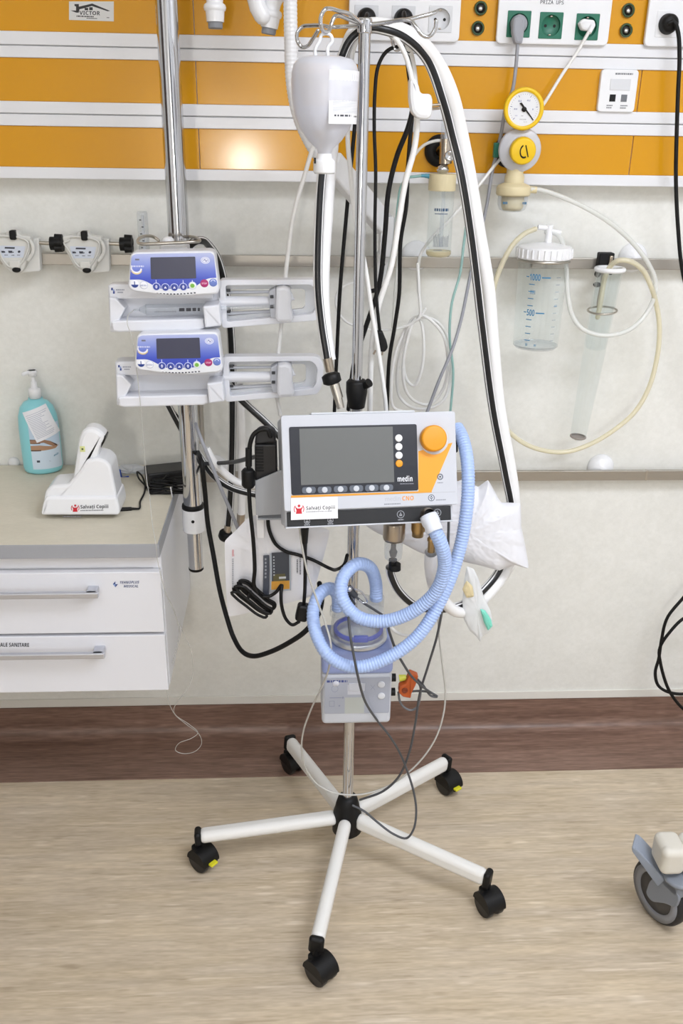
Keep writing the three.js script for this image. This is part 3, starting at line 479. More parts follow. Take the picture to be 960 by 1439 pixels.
// ---------------------------------------------------------------- wall cabinet and what stands on it
const TOPY = 0.8165, CX = -0.272;
{
  const f = [[-0.4381,0.7834,0.465],[-0.4415,0.7477,0.465],[-0.4553,0.6048,0.465],[-0.456,0.5978,0.465],[-0.4693,0.4587,0.465]];
  const yb = f[4][1];
  const t = thing('drawer_cabinet', 'white wall-hung drawer cabinet under the beige worktop', 'cabinet', [-0.8, yb, 0.23]);
  const bodyM = mat(0xe4e5ea, 0.42);
  part(t, 'carcass', boxMM(-1.4, yb + 0.004, 0.001, CX - 0.012, TOPY - 0.031, 0.447, 0.001), bodyM);
  part(t, 'side_panel', boxMM(CX - 0.0195, yb + 0.003, 0.001, CX - 0.0005, TOPY - 0.0305, 0.449, 0.001), mat(0xe7e8ec, 0.4));
  part(t, 'top_rail', boxMM(-1.4, f[1][1] + 0.003, 0.44, CX - 0.001, TOPY - 0.031, 0.4515, 0.001), bodyM);
  const dr = (y0, y1) => part(t, 'drawer_front', boxMM(-1.4, y0, 0.4495, CX - 0.002, y1, 0.468, 0.002), bodyM);
  const d1 = dr(f[2][1], f[1][1]), d2 = dr(yb, f[3][1]);
  const alu = mat(0xc9cbd2, 0.34, { metalness: 0.75 });
  const handle = (d, y, xe) => part(d, 'handle', merge([boxMM(-0.9, y - 0.0065, 0.49, xe, y + 0.0065, 0.502, 0.0025), boxMM(xe - 0.026, y - 0.0065, 0.4675, xe - 0.004, y + 0.0065, 0.5, 0.002)]), alu, 'aluminium bar handle');
  handle(d1, [-0.4019,0.7114,0.5][1], [-0.3976,0.7113,0.5][0]); handle(d2, [-0.4072,0.5679,0.5][1], [-0.3969,0.5677,0.5][0]);
  const s1 = canvasTex(512, 160, (x) => { x.clearRect(0, 0, 512, 160); x.fillStyle = '#28407a'; x.beginPath(); x.moveTo(54, 30); x.lineTo(92, 74); x.lineTo(54, 120); x.lineTo(16, 74); x.closePath(); x.fill(); x.fillStyle = '#dfe5f0'; x.beginPath(); x.moveTo(54, 30); x.lineTo(92, 74); x.lineTo(54, 74); x.closePath(); x.fill(); x.fillStyle = '#8aa2cf'; x.beginPath(); x.moveTo(54, 74); x.lineTo(54, 120); x.lineTo(16, 74); x.closePath(); x.fill(); x.fillStyle = '#2b3f74'; x.font = 'bold italic 50px sans-serif'; x.fillText('TEHNOPLUS', 112, 66); x.fillText('MEDICAL', 170, 122); });
  part(d1, 'maker_label', quad([[-0.3742,0.7324,0.4686],[-0.3028,0.7332,0.4686],[-0.3046,0.7067,0.4686],[-0.3762,0.7076,0.4686]]), inkMat(s1));
  const s2 = canvasTex(1024, 96, (x) => { x.clearRect(0, 0, 1024, 96); x.fillStyle = '#23242c'; x.font = 'bold 70px sans-serif'; x.fillText('MATERIALE SANITARE', 20, 74, 984); });
  part(d2, 'drawer_lettering', quad([[-0.6543,0.5901,0.4686],[-0.5232,0.5863,0.4686],[-0.5251,0.5688,0.4686],[-0.6567,0.5719,0.4686]]), inkMat(s2));
  const w = thing('worktop', 'beige worktop with grey front edge on the wall cabinet', 'worktop', [-0.8, TOPY - 0.03, 0.24]);
  part(w, 'slab', boxMM(-1.4, TOPY - 0.0295, 0.009, CX - 0.002, TOPY, 0.4775, 0.001), mat(0xebe4d6, 0.5, { map: wallTex }));
  part(w, 'edge_strip', merge([boxMM(-1.4, TOPY - 0.03, 0.4775, CX, TOPY, 0.4805, 0.001), boxMM(CX - 0.002, TOPY - 0.03, 0.001, CX + 0.001, TOPY - 0.0005, 0.4805, 0.001)]), mat(0x9fa1a6, 0.5), 'grey edge banding');
}
// soap bottle
{
  const c = [-0.6051,0.817,0.0482];
  const S = 1 / 690, X = (px) => px * S;
  const t = thing('soap_bottle', 'turquoise pump bottle of hand disinfectant on the worktop', 'bottle', c);
  t.rotation.y = 0.22; 
  const k = (a) => a.map(([r, y]) => [r, y]);
  const teal = mat(0x93dae2, 0.28);
  const Lq = (prof) => { const g = lathe(prof, [0, 0, 0], 48).scale(1, 1, 0.72); g.translate(...c); return g; };
  part(t, 'bottle', Lq([[0, 0], [0.037, 0], [0.0435, 0.004], [0.046, 0.014], [0.0465, 0.06], [0.0465, 0.11], [0.0445, 0.14], [0.038, 0.162], [0.028, 0.174], [0.017, 0.179], [0.016, 0.184], [0, 0.184]]), teal);
  part(t, 'collar', lathe([[0, 0.183], [0.0145, 0.183], [0.0145, 0.2], [0.013, 0.206], [0.0075, 0.208], [0.0065, 0.222], [0.0045, 0.225], [0.0045, 0.238]], c), whiteGloss);
  part(t, 'pump_head', merge([lathe([[0, 0.234], [0.0095, 0.235], [0.0105, 0.247], [0.0095, 0.249], [0, 0.249]], c), tube([[c[0], c[1] + 0.243, c[2]], [c[0] - 0.012, c[1] + 0.245, c[2] + 0.006], [c[0] - 0.02, c[1] + 0.243, c[2] + 0.01]], 0.0048), box(c[0] - 0.001, c[1] + 0.245, c[2], 0.022, 0.008, 0.018, 0.003)]), whiteGloss);
  const tex = canvasTex(512, 640, (x, w, h) => {
    x.fillStyle = '#c9dcee'; x.fillRect(0, 0, w, h); const g = '#86cdd3';
    x.fillStyle = '#d3e3f1'; x.fillRect(0, 300, w, 340);
    x.fillStyle = '#3a7fc0'; x.font = 'bold 74px sans-serif'; x.save(); x.translate(60, 170); x.rotate(-0.07); x.fillText('ANIOSGEL', 0, 0, 420); x.restore();
    x.fillStyle = '#4d4038'; x.fillRect(0, 212, 150, 62); x.fillStyle = '#b08a6c'; x.beginPath(); x.moveTo(0, 300); x.lineTo(140, 296); x.lineTo(330, 330); x.lineTo(460, 330); x.lineTo(380, 366); x.lineTo(200, 372); x.lineTo(0, 376); x.closePath(); x.fill();
    x.fillStyle = '#9d7960'; x.beginPath(); x.moveTo(0, 222); x.lineTo(170, 208); x.lineTo(300, 250); x.lineTo(420, 320); x.lineTo(350, 338); x.lineTo(200, 262); x.lineTo(0, 270); x.closePath(); x.fill(); x.fillStyle = '#54392c'; x.fillRect(0, 362, 150, 16); x.beginPath(); x.moveTo(300, 255); x.lineTo(430, 322); x.lineTo(402, 336); x.closePath(); x.fill();
    x.fillStyle = '#2f7f9f'; x.font = 'italic bold 40px sans-serif'; x.save(); x.translate(330, 480); x.rotate(-0.2); x.fillText('anios', 0, 0); x.restore();
    x.fillStyle = '#3c4654'; x.fillRect(70, 510, 46, 30); x.font = '20px sans-serif'; x.fillText('1 L', 250, 540);
  });
  const lab = new THREE.CylinderGeometry(0.0468, 0.0468, 0.112, 40, 1, true, -0.5, 1.75).scale(1, 1, 0.722).translate(c[0], c[1] + 0.071, c[2]);
  part(t, 'label', lab, printMat(tex, 0.35, { side: THREE.DoubleSide }), 'printed label with washing hands');
  const tx2 = canvasTex(256, 320, (x) => { x.fillStyle = '#f1f2f6'; x.fillRect(0, 0, 256, 320); x.fillStyle = '#b9bdcb'; x.fillRect(16, 40, 224, 4); for (let i = 0; i < 15; i++) x.fillRect(18, 58 + i * 16, 120 + 90 * hash(i, 3, 9), 5); });
  const pap = new THREE.PlaneGeometry(0.058, 0.076, 16, 16).rotateZ(0.34).translate(0.008, 0.128, 0), pp = pap.attributes.position;
  for (let i = 0; i < pp.count; i++) { const xx = pp.getX(i), yy = pp.getY(i), rr = yy > 0.14 ? 0.0445 - (yy - 0.14) * 0.3 : 0.0465; pp.setZ(i, 0.72 * Math.sqrt(Math.max(0.0001, rr * rr - xx * xx)) + 0.0018 + (xx > 0.03 ? (xx - 0.03) * 0.2 : 0)); }
  pap.computeVertexNormals();
  part(t, 'paper_leaflet', pap.translate(...c), printMat(tx2, 0.7, { side: THREE.DoubleSide }), 'white paper leaflet taped on');
}
// ear thermometer in its charging base
{
  const b = [-0.4528,0.817,0.3444];
  const z = b[2];
  const t = thing('thermometer_charger', 'white charging base with red figure logo on the worktop', 'charger', b);
  const O = [[-0.5374,0.8276,0.3444],[-0.5326,0.844,0.3444],[-0.5227,0.8799,0.3444],[-0.5094,0.8927,0.3444],[-0.4735,0.8958,0.3444],[-0.4503,0.9214,0.3444],[-0.4299,0.9499,0.3444],[-0.4089,0.9545,0.3444],[-0.3917,0.9497,0.3444],[-0.381,0.937,0.3444],[-0.3753,0.8791,0.3444],[-0.3727,0.8364,0.3444],[-0.3766,0.8248,0.3444]];
  part(t, 'housing', slab(rpoly(O.map((p, i) => (p[1] < TOPY + 0.001 ? [p[0], TOPY + 0.0008] : p)), 0.006), z + 0.004, 0.075, 0.006), whiteGloss);
  const O2 = [[-0.5363,0.8285,0.3544],[-0.5289,0.8547,0.3544],[-0.5212,0.8709,0.3544],[-0.3728,0.87,0.3544],[-0.3689,0.8438,0.3544],[-0.3702,0.8274,0.3544]];
  part(t, 'foot', slab(rpoly(O2.map((p) => (p[1] < TOPY + 0.002 ? [p[0], TOPY + 0.0008] : p)), 0.008), z + 0.012, 0.09, 0.006), whiteGloss);
  const tex = canvasTex(512, 160, (x) => { x.clearRect(0, 0, 512, 160); figureLogo(x, 62, 76, 52); x.fillStyle = '#26262c'; x.font = 'bold 62px sans-serif'; x.fillText('Salvaţi Copiii', 128, 84, 372); x.fillStyle = '#8a8a90'; x.font = '26px sans-serif'; fineText(x, 130, 118, 300, 14); });
  part(t, 'logo', quad([[-0.47,0.8587,0.357],[-0.3881,0.8598,0.357],[-0.3904,0.8319,0.357],[-0.4728,0.8308,0.357]].map((p) => [p[0], p[1], z + 0.0126])), inkMat(tex));
  const tx = canvasTex(256, 32, (x) => { x.clearRect(0, 0, 256, 32); x.fillStyle = '#7c7c82'; x.font = 'italic 24px sans-serif'; fineText(x, 4, 22, 240, 14); });
  part(t, 'model_text', quad([[-0.4894,0.8293,0.357],[-0.4476,0.829,0.357],[-0.4482,0.8224,0.357],[-0.49,0.8227,0.357]].map((p) => [p[0], p[1], z + 0.0126])), inkMat(tx));
  part(t, 'side_mark', box([-0.3822,0.8573,0.3144][0] + 0.001, [-0.3822,0.8573,0.3144][1], z - 0.025, 0.002, 0.02, 0.02, 0.0005), mat(0xa9b3d6, 0.5));
  const h = thing('thermometer', 'white handheld infrared thermometer standing in its charging base', 'thermometer', [-0.4427,0.8901,0.3384]);
  const H = [[-0.4723,0.8772,0.3384],[-0.4601,0.9256,0.3384],[-0.4448,0.9917,0.3384],[-0.4357,1.0103,0.3384],[-0.4219,1.018,0.3384],[-0.4048,1.0149,0.3384],[-0.3912,1.0025,0.3384],[-0.3904,0.9947,0.3384],[-0.4009,0.976,0.3384],[-0.4069,0.9571,0.3384],[-0.4145,0.9381,0.3384],[-0.4346,0.9126,0.3384],[-0.4579,0.8869,0.3384]];
  part(h, 'body', slab(rpoly(H, 0.009), z - 0.006, 0.046, 0.009), whiteGloss);
  part(h, 'sensor_window', slab(rpoly([[-0.3995,0.9916,0.3384],[-0.393,0.9994,0.3384],[-0.3903,0.9963,0.3384],[-0.3942,0.9854,0.3384],[-0.4027,0.9713,0.3384]], 0.002), z - 0.012, 0.032, 0.001).translate(0.0016, 0, 0), blackGloss);
  part(h, 'trigger', slab(rpoly([[-0.4137,0.9635,0.3384],[-0.4058,0.9697,0.3384],[-0.4066,0.9603,0.3384],[-0.4134,0.9508,0.3384]], 0.002), z - 0.014, 0.02, 0.002), midGrey);
  const st = [-0.438,0.9714,0.3384];
  part(h, 'green_sticker', box(st[0], st[1], z - 0.0058, 0.0105, 0.0125, 0.0008, 0.0003), mat(0xd9dd9a, 0.5)); 
  part(h, 'sticker_mark', box(st[0], st[1], z - 0.0053, 0.004, 0.004, 0.0006, 0.0002), mat(0x4a5a30, 0.5));
}
// power adapter, its cord, plastic bag
{
  const c = [-0.2884,0.817,0.189];
  const F = [[-0.34,0.8571,0.14],[-0.2413,0.8779,0.14],[-0.2462,0.7791,0.14],[-0.3383,0.7833,0.14]];
  const t = thing('power_adapter', 'black power adapter lying on the worktop behind the steel pole', 'adapter', [F[2][0] - 0.05, TOPY + 0.0005, 0.12]);
  const w = 0.12, g = new RoundedBoxGeometry(w, 0.036, 0.065, 3, 0.004).rotateY(0.3).translate(F[0][0] + 0.054, TOPY + 0.0185, 0.125);
  part(t, 'case', g, mat(0x1b1b1d, 0.42));
  part(t, 'cord', tube([...[[-0.2875,0.8523,0.18],[-0.3046,0.8383,0.18],[-0.3251,0.8243,0.18]], ...[[-0.3246,0.8145,0.2],[-0.3029,0.8232,0.2],[-0.2758,0.816,0.2],[-0.2582,0.8088,0.2],[-0.2449,0.814,0.2],[-0.254,0.8265,0.2],[-0.2831,0.8301,0.2],[-0.3095,0.8215,0.2],[-0.3223,0.8003,0.2],[-0.3111,0.7967,0.2],[-0.2874,0.8108,0.2],[-0.2609,0.8194,0.2]].map((p) => [p[0], Math.max(p[1], TOPY + 0.004), p[2] + 0.01])], 0.0028, 8, 8), black);
  part(t, 'cord_bundle', merge([0, 1, 2, 3, 4].map((k) => tube([[-0.3261,0.8163,0.2],[-0.306,0.8267,0.2],[-0.2803,0.8213,0.2],[-0.2547,0.8141,0.2],[-0.2429,0.8211,0.2],[-0.2636,0.83,0.2],[-0.2959,0.8319,0.2],[-0.319,0.825,0.2]].map((p, i) => [p[0] + 0.004 * Math.sin(k * 2 + i), TOPY + 0.006 + 0.005 * k + 0.003 * Math.sin(i * 2 + k), 0.205 - 0.006 * k + 0.006 * Math.sin(i * 1.3 + k)]), 0.0028, 8, 6, true))), black);
  part(t, 'wire_tie', tube([...[[-0.2741,0.8458,0.24],[-0.2732,0.8337,0.24],[-0.2722,0.8233,0.24]]], 0.0016, 6), mat(0xc8c8ca, 0.4));
  const jk = thing('charger_lead', 'thin black charger lead with jack plugged into thermometer base', 'cable', [-0.3648,0.8165,0.2809]);
  const yy = TOPY + 0.0035;
  const J = [[-0.3791,0.82,0.3053], [-0.3535,0.82,0.3017], [-0.338,0.82,0.302], [-0.3411,0.82,0.2607], [-0.3397,0.82,0.2048], [-0.349,0.82,0.1411], [-0.3581,0.83,0.12], [-0.3695,0.835,0.1091], [-0.3619,0.83,0.139], [-0.3471,0.825,0.1634], [-0.3348,0.82,0.1825], [-0.3231,0.82,0.1961]];
  part(jk, 'lead', tube(J.slice(1), 0.0021, 8), black);
  part(jk, 'jack', merge([cyl(J[0], J[1], 0.0048, 0.0042), cyl(J[1], J[2], 0.0032, 0.0022)]), black);
  const bag = [[-0.4302,0.8317,0.07],[-0.4106,0.8426,0.07],[-0.3799,0.8443,0.07],[-0.3548,0.8369,0.07],[-0.3532,0.8111,0.07],[-0.3578,0.7926,0.07],[-0.3908,0.789,0.07],[-0.4215,0.7911,0.07],[-0.4305,0.8078,0.07]].map((p) => [p[0], Math.max(p[1], TOPY + 0.004), 0.08]);
  const bg = thing('small_plastic_bag', 'clear plastic bag with blue printing on the worktop behind thermometer', 'bag', [bag[0][0] + 0.04, TOPY, 0.08]);
  part(bg, 'film', pillow(bag, 0.08, 0.012, 0.002, 3, 60, 10), mat(0xf0f3f8, 0.2, { transmission: 0.5, thickness: 0 }));
  const bl = mat(0x2a4fae, 0.45), q = [-0.4118,0.8172,0.095];
  part(bg, 'blue_print', merge([tube([[-0.4259,0.8332,0.094],[-0.4219,0.8205,0.094],[-0.4247,0.8059,0.094]], 0.004, 8), tube([[-0.4141,0.8332,0.094],[-0.412,0.8168,0.094],[-0.4095,0.8058,0.094]], 0.003, 8), tube([[-0.4122,0.815,0.094],[-0.4037,0.8149,0.094],[-0.3951,0.8167,0.094]], 0.0026, 8), tube([[-0.4198,0.804,0.094],[-0.4098,0.8021,0.094],[-0.4024,0.8094,0.094]], 0.003, 8)].map((g) => g.translate(0, 0, 0))), bl);
}

// ---------------------------------------------------------------- steel pole with the syringe pumps
const PX = -0.2255, PZ2 = 0.25;
{
  const y = [[-0.229,0.8045,0.25],[-0.2303,0.7445,0.25],[-0.2253,0.6446,0.25],[-0.2184,0.9254,0.25]], bot = y[2][1], c0 = y[1][1], c1 = y[0][1];
  const t = thing('ceiling_pole', 'polished steel pole hanging from the ceiling beside the cabinet', 'pole', [PX, bot, PZ2]);
  part(t, 'upper_tube', cyl([PX, c1 - 0.005, PZ2], [PX, CEIL, PZ2], 0.0208, 0.0208, 48), chrome);
  part(t, 'lower_tube', cyl([PX, bot + 0.004, PZ2], [PX, c0 + 0.01, PZ2], 0.0165, 0.0165, 40), chrome);
  part(t, 'end_cap', lathe([[0, -0.001], [0.0155, -0.001], [0.0172, 0.001], [0.0172, 0.0055], [0.0165, 0.006]], [PX, bot, PZ2]), black);
  part(t, 'collar', merge([lathe([[0.0165, c0], [0.024, c0 - 0.0005], [0.0255, c0 + 0.002], [0.0255, c1 - 0.006], [0.0245, c1 - 0.0045], [0.0205, c1 - 0.004]], [PX, 0, PZ2])]), whiteGloss);
  part(t, 'collar_ring', lathe([[0.0208, c1 - 0.005], [0.0246, c1 - 0.005], [0.0252, c1], [0.0242, c1 + 0.005], [0.0208, c1 + 0.006]], [PX, 0, PZ2]), black);
  part(t, 'set_screw', latheZ([[0.0036, 0], [0.0036, 0.0012], [0, 0.0012]], [PX + 0.001, (c0 + c1) / 2 + 0.002, PZ2 + 0.0252]), black);
  const q = [-0.2171,0.9435,0.1];
  part(t, 'support_rod', cyl([q[0], y[3][1] - 0.02, 0.1], [q[0], 1.25, 0.1], 0.0105, 0.0105, 24), steel);
}
const pumpTex = canvasTex(1024, 520, (x) => {
  x.fillStyle = '#eceef2'; x.fillRect(0, 0, 1024, 520);
  x.setTransform(1.25, 0, 0, 1.25, -80, -576);
  const g = x.createLinearGradient(0, 490, 0, 800); g.addColorStop(0, '#b9c2ea'); g.addColorStop(0.35, '#8595de'); g.addColorStop(0.7, '#4559c8'); g.addColorStop(1, '#2c3fae');
  x.fillStyle = g; x.beginPath(); x.moveTo(92, 510); x.quadraticCurveTo(95, 496, 120, 494); x.lineTo(815, 478); x.quadraticCurveTo(840, 478, 843, 500); x.lineTo(868, 700); x.lineTo(800, 704); x.bezierCurveTo(720, 715, 690, 790, 600, 800); x.lineTo(380, 806); x.bezierCurveTo(300, 800, 250, 722, 160, 722); x.lineTo(80, 724); x.closePath(); x.fill();
  x.fillStyle = '#e8d36a'; x.strokeStyle = '#e8d08a'; x.lineWidth = 12; x.beginPath(); x.arc(155, 625, 46, 0.35, 2.7); x.stroke(); x.strokeStyle = '#f0eefc'; x.lineWidth = 14; x.beginPath(); x.arc(155, 615, 44, 0.2, 3.6); x.stroke(); x.fillStyle = '#d9def8'; x.font = 'italic bold 24px sans-serif'; fineText(x, 112, 610, 110, 14); x.fillStyle = '#6d6d7c'; x.fillRect(150, 536, 36, 14);
  x.strokeStyle = '#e8ebfa'; x.lineWidth = 7; x.beginPath(); x.ellipse(760, 545, 36, 27, 0, 0, 7); x.stroke(); x.fillStyle = '#e8ebfa'; x.beginPath(); x.ellipse(760, 545, 28, 20, 0, 0, 7); x.fill(); x.strokeStyle = '#5a67b0'; x.lineWidth = 5; x.beginPath(); x.moveTo(742, 548); x.lineTo(756, 536); x.lineTo(766, 556); x.lineTo(780, 540); x.stroke();
  const B = [[132, 764, '#f3f5fb', '#24408f'], [209, 773, '#f3f5fb', '#8c93b8'], [320, 785, '#34479f', '#eef'], [399, 790, '#34479f', '#eef'], [478, 790, '#34479f', '#eef'], [557, 785, '#34479f', '#eef'], [638, 773, '#eef6ea', '#79b843'], [743, 752, '#b3266f', '#f0cfe0'], [821, 745, '#6f86cf', '#dfe6fa']];
  B.forEach(([a, b, f, k], i) => {
    x.fillStyle = i > 1 && i < 7 ? '#d5dbf6' : f; x.beginPath(); x.arc(a, b, 36, 0, 7); x.fill(); x.fillStyle = f; x.beginPath(); x.arc(a, b, 30, 0, 7); x.fill(); x.fillStyle = k; x.strokeStyle = k; x.lineWidth = 6;
    if (i === 0) { x.beginPath(); x.arc(a, b, 32, 0.1, 3.04); x.fill(); x.fillRect(a - 4, b - 26, 8, 30); } else if (i === 1) { x.font = 'bold 20px sans-serif'; x.fillText('MENU', a - 28, b + 7, 56); x.beginPath(); x.arc(a, b, 34, 0, 7); x.lineWidth = 2; x.stroke(); }
    else if (i === 2 || i === 5) { x.beginPath(); x.moveTo(a - 12, b - 2); x.lineTo(a, b - 18); x.lineTo(a + 12, b - 2); x.closePath(); x.fill(); x.beginPath(); x.moveTo(a - 12, b + 2); x.lineTo(a, b + 18); x.lineTo(a + 12, b + 2); x.closePath(); x.fill(); }
    else if (i === 3 || i === 4) { x.beginPath(); x.moveTo(a - 14, b + 10); x.lineTo(a, b - 12); x.lineTo(a + 14, b + 10); x.closePath(); x.fill(); }
    else if (i === 6) { x.beginPath(); x.arc(a, b, 19, 0, 7); x.fill(); } else if (i === 7) { x.font = 'bold 20px sans-serif'; x.fillText('STOP', a - 24, b + 7, 48); } else { x.beginPath(); x.arc(a, b - 8, 18, 3.2, 6.2); x.stroke(); }
  });
  x.fillStyle = '#e4e8fa'; [320, 557, 638].forEach((a) => x.fillRect(a - 3, 724, 6, 28)); x.fillStyle = '#4a4d58'; for (let i = 0; i < 12; i++) x.fillRect(315 + i * 30, 842 + 8 * Math.sin(i / 11 * Math.PI) - i * 0.8, 18, 12);
});
const pumpM = mat(0xe6e8ee, 0.3), pumpShade = mat(0xdfe2e8, 0.35);
const clearFrame = mat(0xf3f5f8, 0.15, { transmission: 0.5, thickness: 0 });
function makePump(label) {
  const bs = [-0.224,1.198,0.27];
  const t = thing('syringe_pump', label, 'syringe pump', [bs[0], bs[1], 0.3], 'syringe pumps on the steel pole');
  // tray body
  part(t, 'body', slab(rpoly([[-0.3629,1.3033,0.3],[-0.3556,1.3061,0.3],[-0.1414,1.3104,0.3],[-0.1433,1.2207,0.3],[-0.1796,1.2147,0.3],[-0.3663,1.211,0.3]], 0.004), 0.312, 0.034, 0.003), pumpM);
  part(t, 'upper_ledge', slab(rpoly([[-0.357,1.3061,0.335],[-0.3518,1.3102,0.335],[-0.3051,1.3106,0.335],[-0.1531,1.3048,0.335],[-0.154,1.2826,0.335],[-0.357,1.2814,0.335]], 0.003), 0.337, 0.03, 0.003), pumpM);
  part(t, 'tray_lip', slab(rpoly([[-0.3537,1.2397,0.357],[-0.3452,1.2425,0.357],[-0.1732,1.2475,0.357],[-0.1712,1.2293,0.357],[-0.1825,1.2251,0.357],[-0.3429,1.2201,0.357],[-0.3523,1.2229,0.357]], 0.003), 0.357, 0.052, 0.0035), pumpM);
  part(t, 'left_cheek', slab(rpoly([[-0.3552,1.2867,0.35],[-0.343,1.2854,0.35],[-0.3254,1.2649,0.35],[-0.3444,1.2341,0.35],[-0.3575,1.2256,0.35]], 0.003), 0.35, 0.04, 0.003), pumpM);
  part(t, 'syringe_clamp', slab(rpoly([[-0.1723,1.2735,0.37],[-0.1405,1.2778,0.37],[-0.1378,1.2363,0.37],[-0.1699,1.232,0.37]], 0.003), 0.37, 0.06, 0.004), pumpM);
  const fr = rpoly([[-0.1422,1.3184,0.325],[0.0459,1.3205,0.325],[0.0586,1.3143,0.325],[0.0644,1.2991,0.325],[0.0618,1.2596,0.325],[0.0519,1.2396,0.325],[-0.14,1.2229,0.325]], 0.008), inn = rpoly([[-0.13,1.3075,0.325],[0.0374,1.31,0.325],[0.0459,1.3045,0.325],[0.0516,1.2934,0.325],[0.0489,1.2638,0.325],[0.0418,1.2524,0.325],[-0.1296,1.2359,0.325]], 0.005);
  fr.holes.push(new THREE.Path(inn.getPoints(6).reverse()));
  part(t, 'guard_frame', slab(fr, 0.328, 0.03, 0.0014, 5), pumpM);
  const in2 = rpoly([[-0.1409,1.305,0.31],[0.0391,1.3077,0.31],[0.0491,1.3021,0.31],[0.052,1.2909,0.31],[0.0508,1.2597,0.31],[0.0421,1.2481,0.31],[-0.1407,1.2314,0.31]], 0.005), in3 = rpoly([[-0.1299,1.2967,0.31],[0.0235,1.2991,0.31],[0.0277,1.295,0.31],[0.0277,1.2652,0.31],[0.0234,1.2595,0.31],[-0.1289,1.2429,0.31]], 0.004); in2.holes.push(new THREE.Path(in3.getPoints(6).reverse()));
  part(t, 'guard_inner', slab(in2, 0.308, 0.012, 0.0008, 5), clearFrame);
  const a = [-0.1429,1.2741,0.318], b = [-0.0337,1.2748,0.318];
  part(t, 'drive_tube', cyl(a, b, 0.011), mat(0xe4e6ec, 0.28));
  part(t, 'guide_rail', merge([cyl([-0.1447,1.2478,0.306], [-0.0313,1.2542,0.306], 0.0035), cyl([-0.1432,1.2904,0.306], [-0.0308,1.2925,0.306], 0.003)]), mat(0xc9ccd3, 0.3));
  part(t, 'drive_seal', merge([box(...[-0.1253,1.2963,0.316], 0.008, 0.006, 0.004, 0.001), box(...[-0.1267,1.2541,0.316], 0.008, 0.005, 0.004, 0.001)]), darkGrey);
  part(t, 'plunger_head', slab(rpoly([[-0.0301,1.3064,0.34],[-0.0133,1.3093,0.34],[-0.0021,1.3038,0.34],[0.0006,1.2872,0.34],[-0.001,1.2677,0.34],[0.0046,1.248,0.34],[0.0003,1.2395,0.34],[-0.0281,1.2393,0.34],[-0.0323,1.2478,0.34]], 0.005), 0.348, 0.05, 0.006), pumpM);
  part(t, 'plunger_jaw', merge([slab(rpoly([[-0.0444,1.2978,0.33],[-0.0303,1.3048,0.33],[-0.0296,1.243,0.33],[-0.041,1.2458,0.33],[-0.0449,1.2684,0.33]], 0.003), 0.335, 0.03, 0.002), ]), mat(0xbfc2ca, 0.35));
  part(t, 'jaw_pad', merge([box(...[-0.0388,1.2879,0.337], 0.007, 0.006, 0.004, 0.001), box(...[-0.0391,1.2683,0.337], 0.007, 0.006, 0.004, 0.001)]), darkGrey);
  part(t, 'release_lever', merge([slab(rpoly([[-0.0036,1.3002,0.335],[0.002,1.2933,0.335],[0.0048,1.2836,0.335],[0.0005,1.2794,0.335],[-0.0051,1.2808,0.335]], 0.002), 0.338, 0.014, 0.002), cyl([-0.0023,1.2813,0.33], [0.0062,1.2828,0.33], 0.0025)]), pumpM);
  // control head
  const O = [[-0.3021,1.3723,0.385],[-0.2938,1.3769,0.385],[-0.1516,1.3814,0.385],[-0.1438,1.3762,0.385],[-0.1376,1.3075,0.385],[-0.1426,1.3001,0.385],[-0.2012,1.2957,0.385],[-0.2377,1.2961,0.385],[-0.3031,1.3044,0.385],[-0.3113,1.3117,0.385]];
  const xs = O.map((p) => p[0]), ys = O.map((p) => p[1]), bb = [[-0.3119,1.2943,0.385][0], [-0.2256,1.2949,0.385][1], [-0.1356,1.3815,0.385][0], [-0.2207,1.3808,0.385][1]];
  part(t, 'control_head', slab(rpoly(O, 0.006), 0.385, 0.045, 0.004), pumpM);
  const O2 = [[-0.2996,1.3697,0.385],[-0.2927,1.3736,0.385],[-0.153,1.3781,0.385],[-0.1459,1.3736,0.385],[-0.1409,1.3095,0.385],[-0.1452,1.3034,0.385],[-0.201,1.2984,0.385],[-0.2375,1.2988,0.385],[-0.3002,1.3071,0.385],[-0.3079,1.3131,0.385]];
  part(t, 'keypad', uvBox(slab(rpoly(O2, 0.005), 0.3862, 0.0016, 0.0004), ...bb), printMat(pumpTex, 0.3), 'blue and white printed keypad');
  part(t, 'screen', slab(rpoly([[-0.2646,1.368,0.385],[-0.1807,1.3701,0.385],[-0.1806,1.3299,0.385],[-0.2659,1.328,0.385]], 0.002), 0.3872, 0.002, 0.0004), mat(0x45475a, 0.2), 'dark display');
  [[132, 764], [209, 773], [320, 785], [399, 790], [478, 790], [557, 785], [638, 773], [743, 752], [821, 745]].forEach(([zx, zy]) => {
    const px = bb[0] + (zx * 1.25 - 80) / 1024 * (bb[2] - bb[0]), py = bb[3] - (zy * 1.25 - 576) / 520 * (bb[3] - bb[1]);
    part(t, 'button', uvBox(latheZ([[0.0063, 0.0002], [0.0063, 0.0012], [0.0056, 0.0018], [0, 0.0018]], [px, py, 0.386], 20), ...bb), printMat(pumpTex, 0.35));
  });
  const lg = canvasTex(256, 128, (x) => { x.clearRect(0, 0, 256, 128); x.fillStyle = '#2a4590'; x.fillRect(24, 22, 26, 32); x.fillRect(52, 66, 26, 32); x.fillStyle = '#7fa0d8'; x.fillRect(52, 44, 20, 20); x.fillStyle = '#9aa0b4'; x.font = '24px sans-serif'; fineText(x, 96, 56, 130, 15); fineText(x, 120, 88, 80, 15); });
  part(t, 'maker_mark', quad([[-0.3545,1.3065,0.3374],[-0.3215,1.3067,0.3374],[-0.3229,1.2875,0.3374],[-0.3561,1.2873,0.3374]]), inkMat(lg));
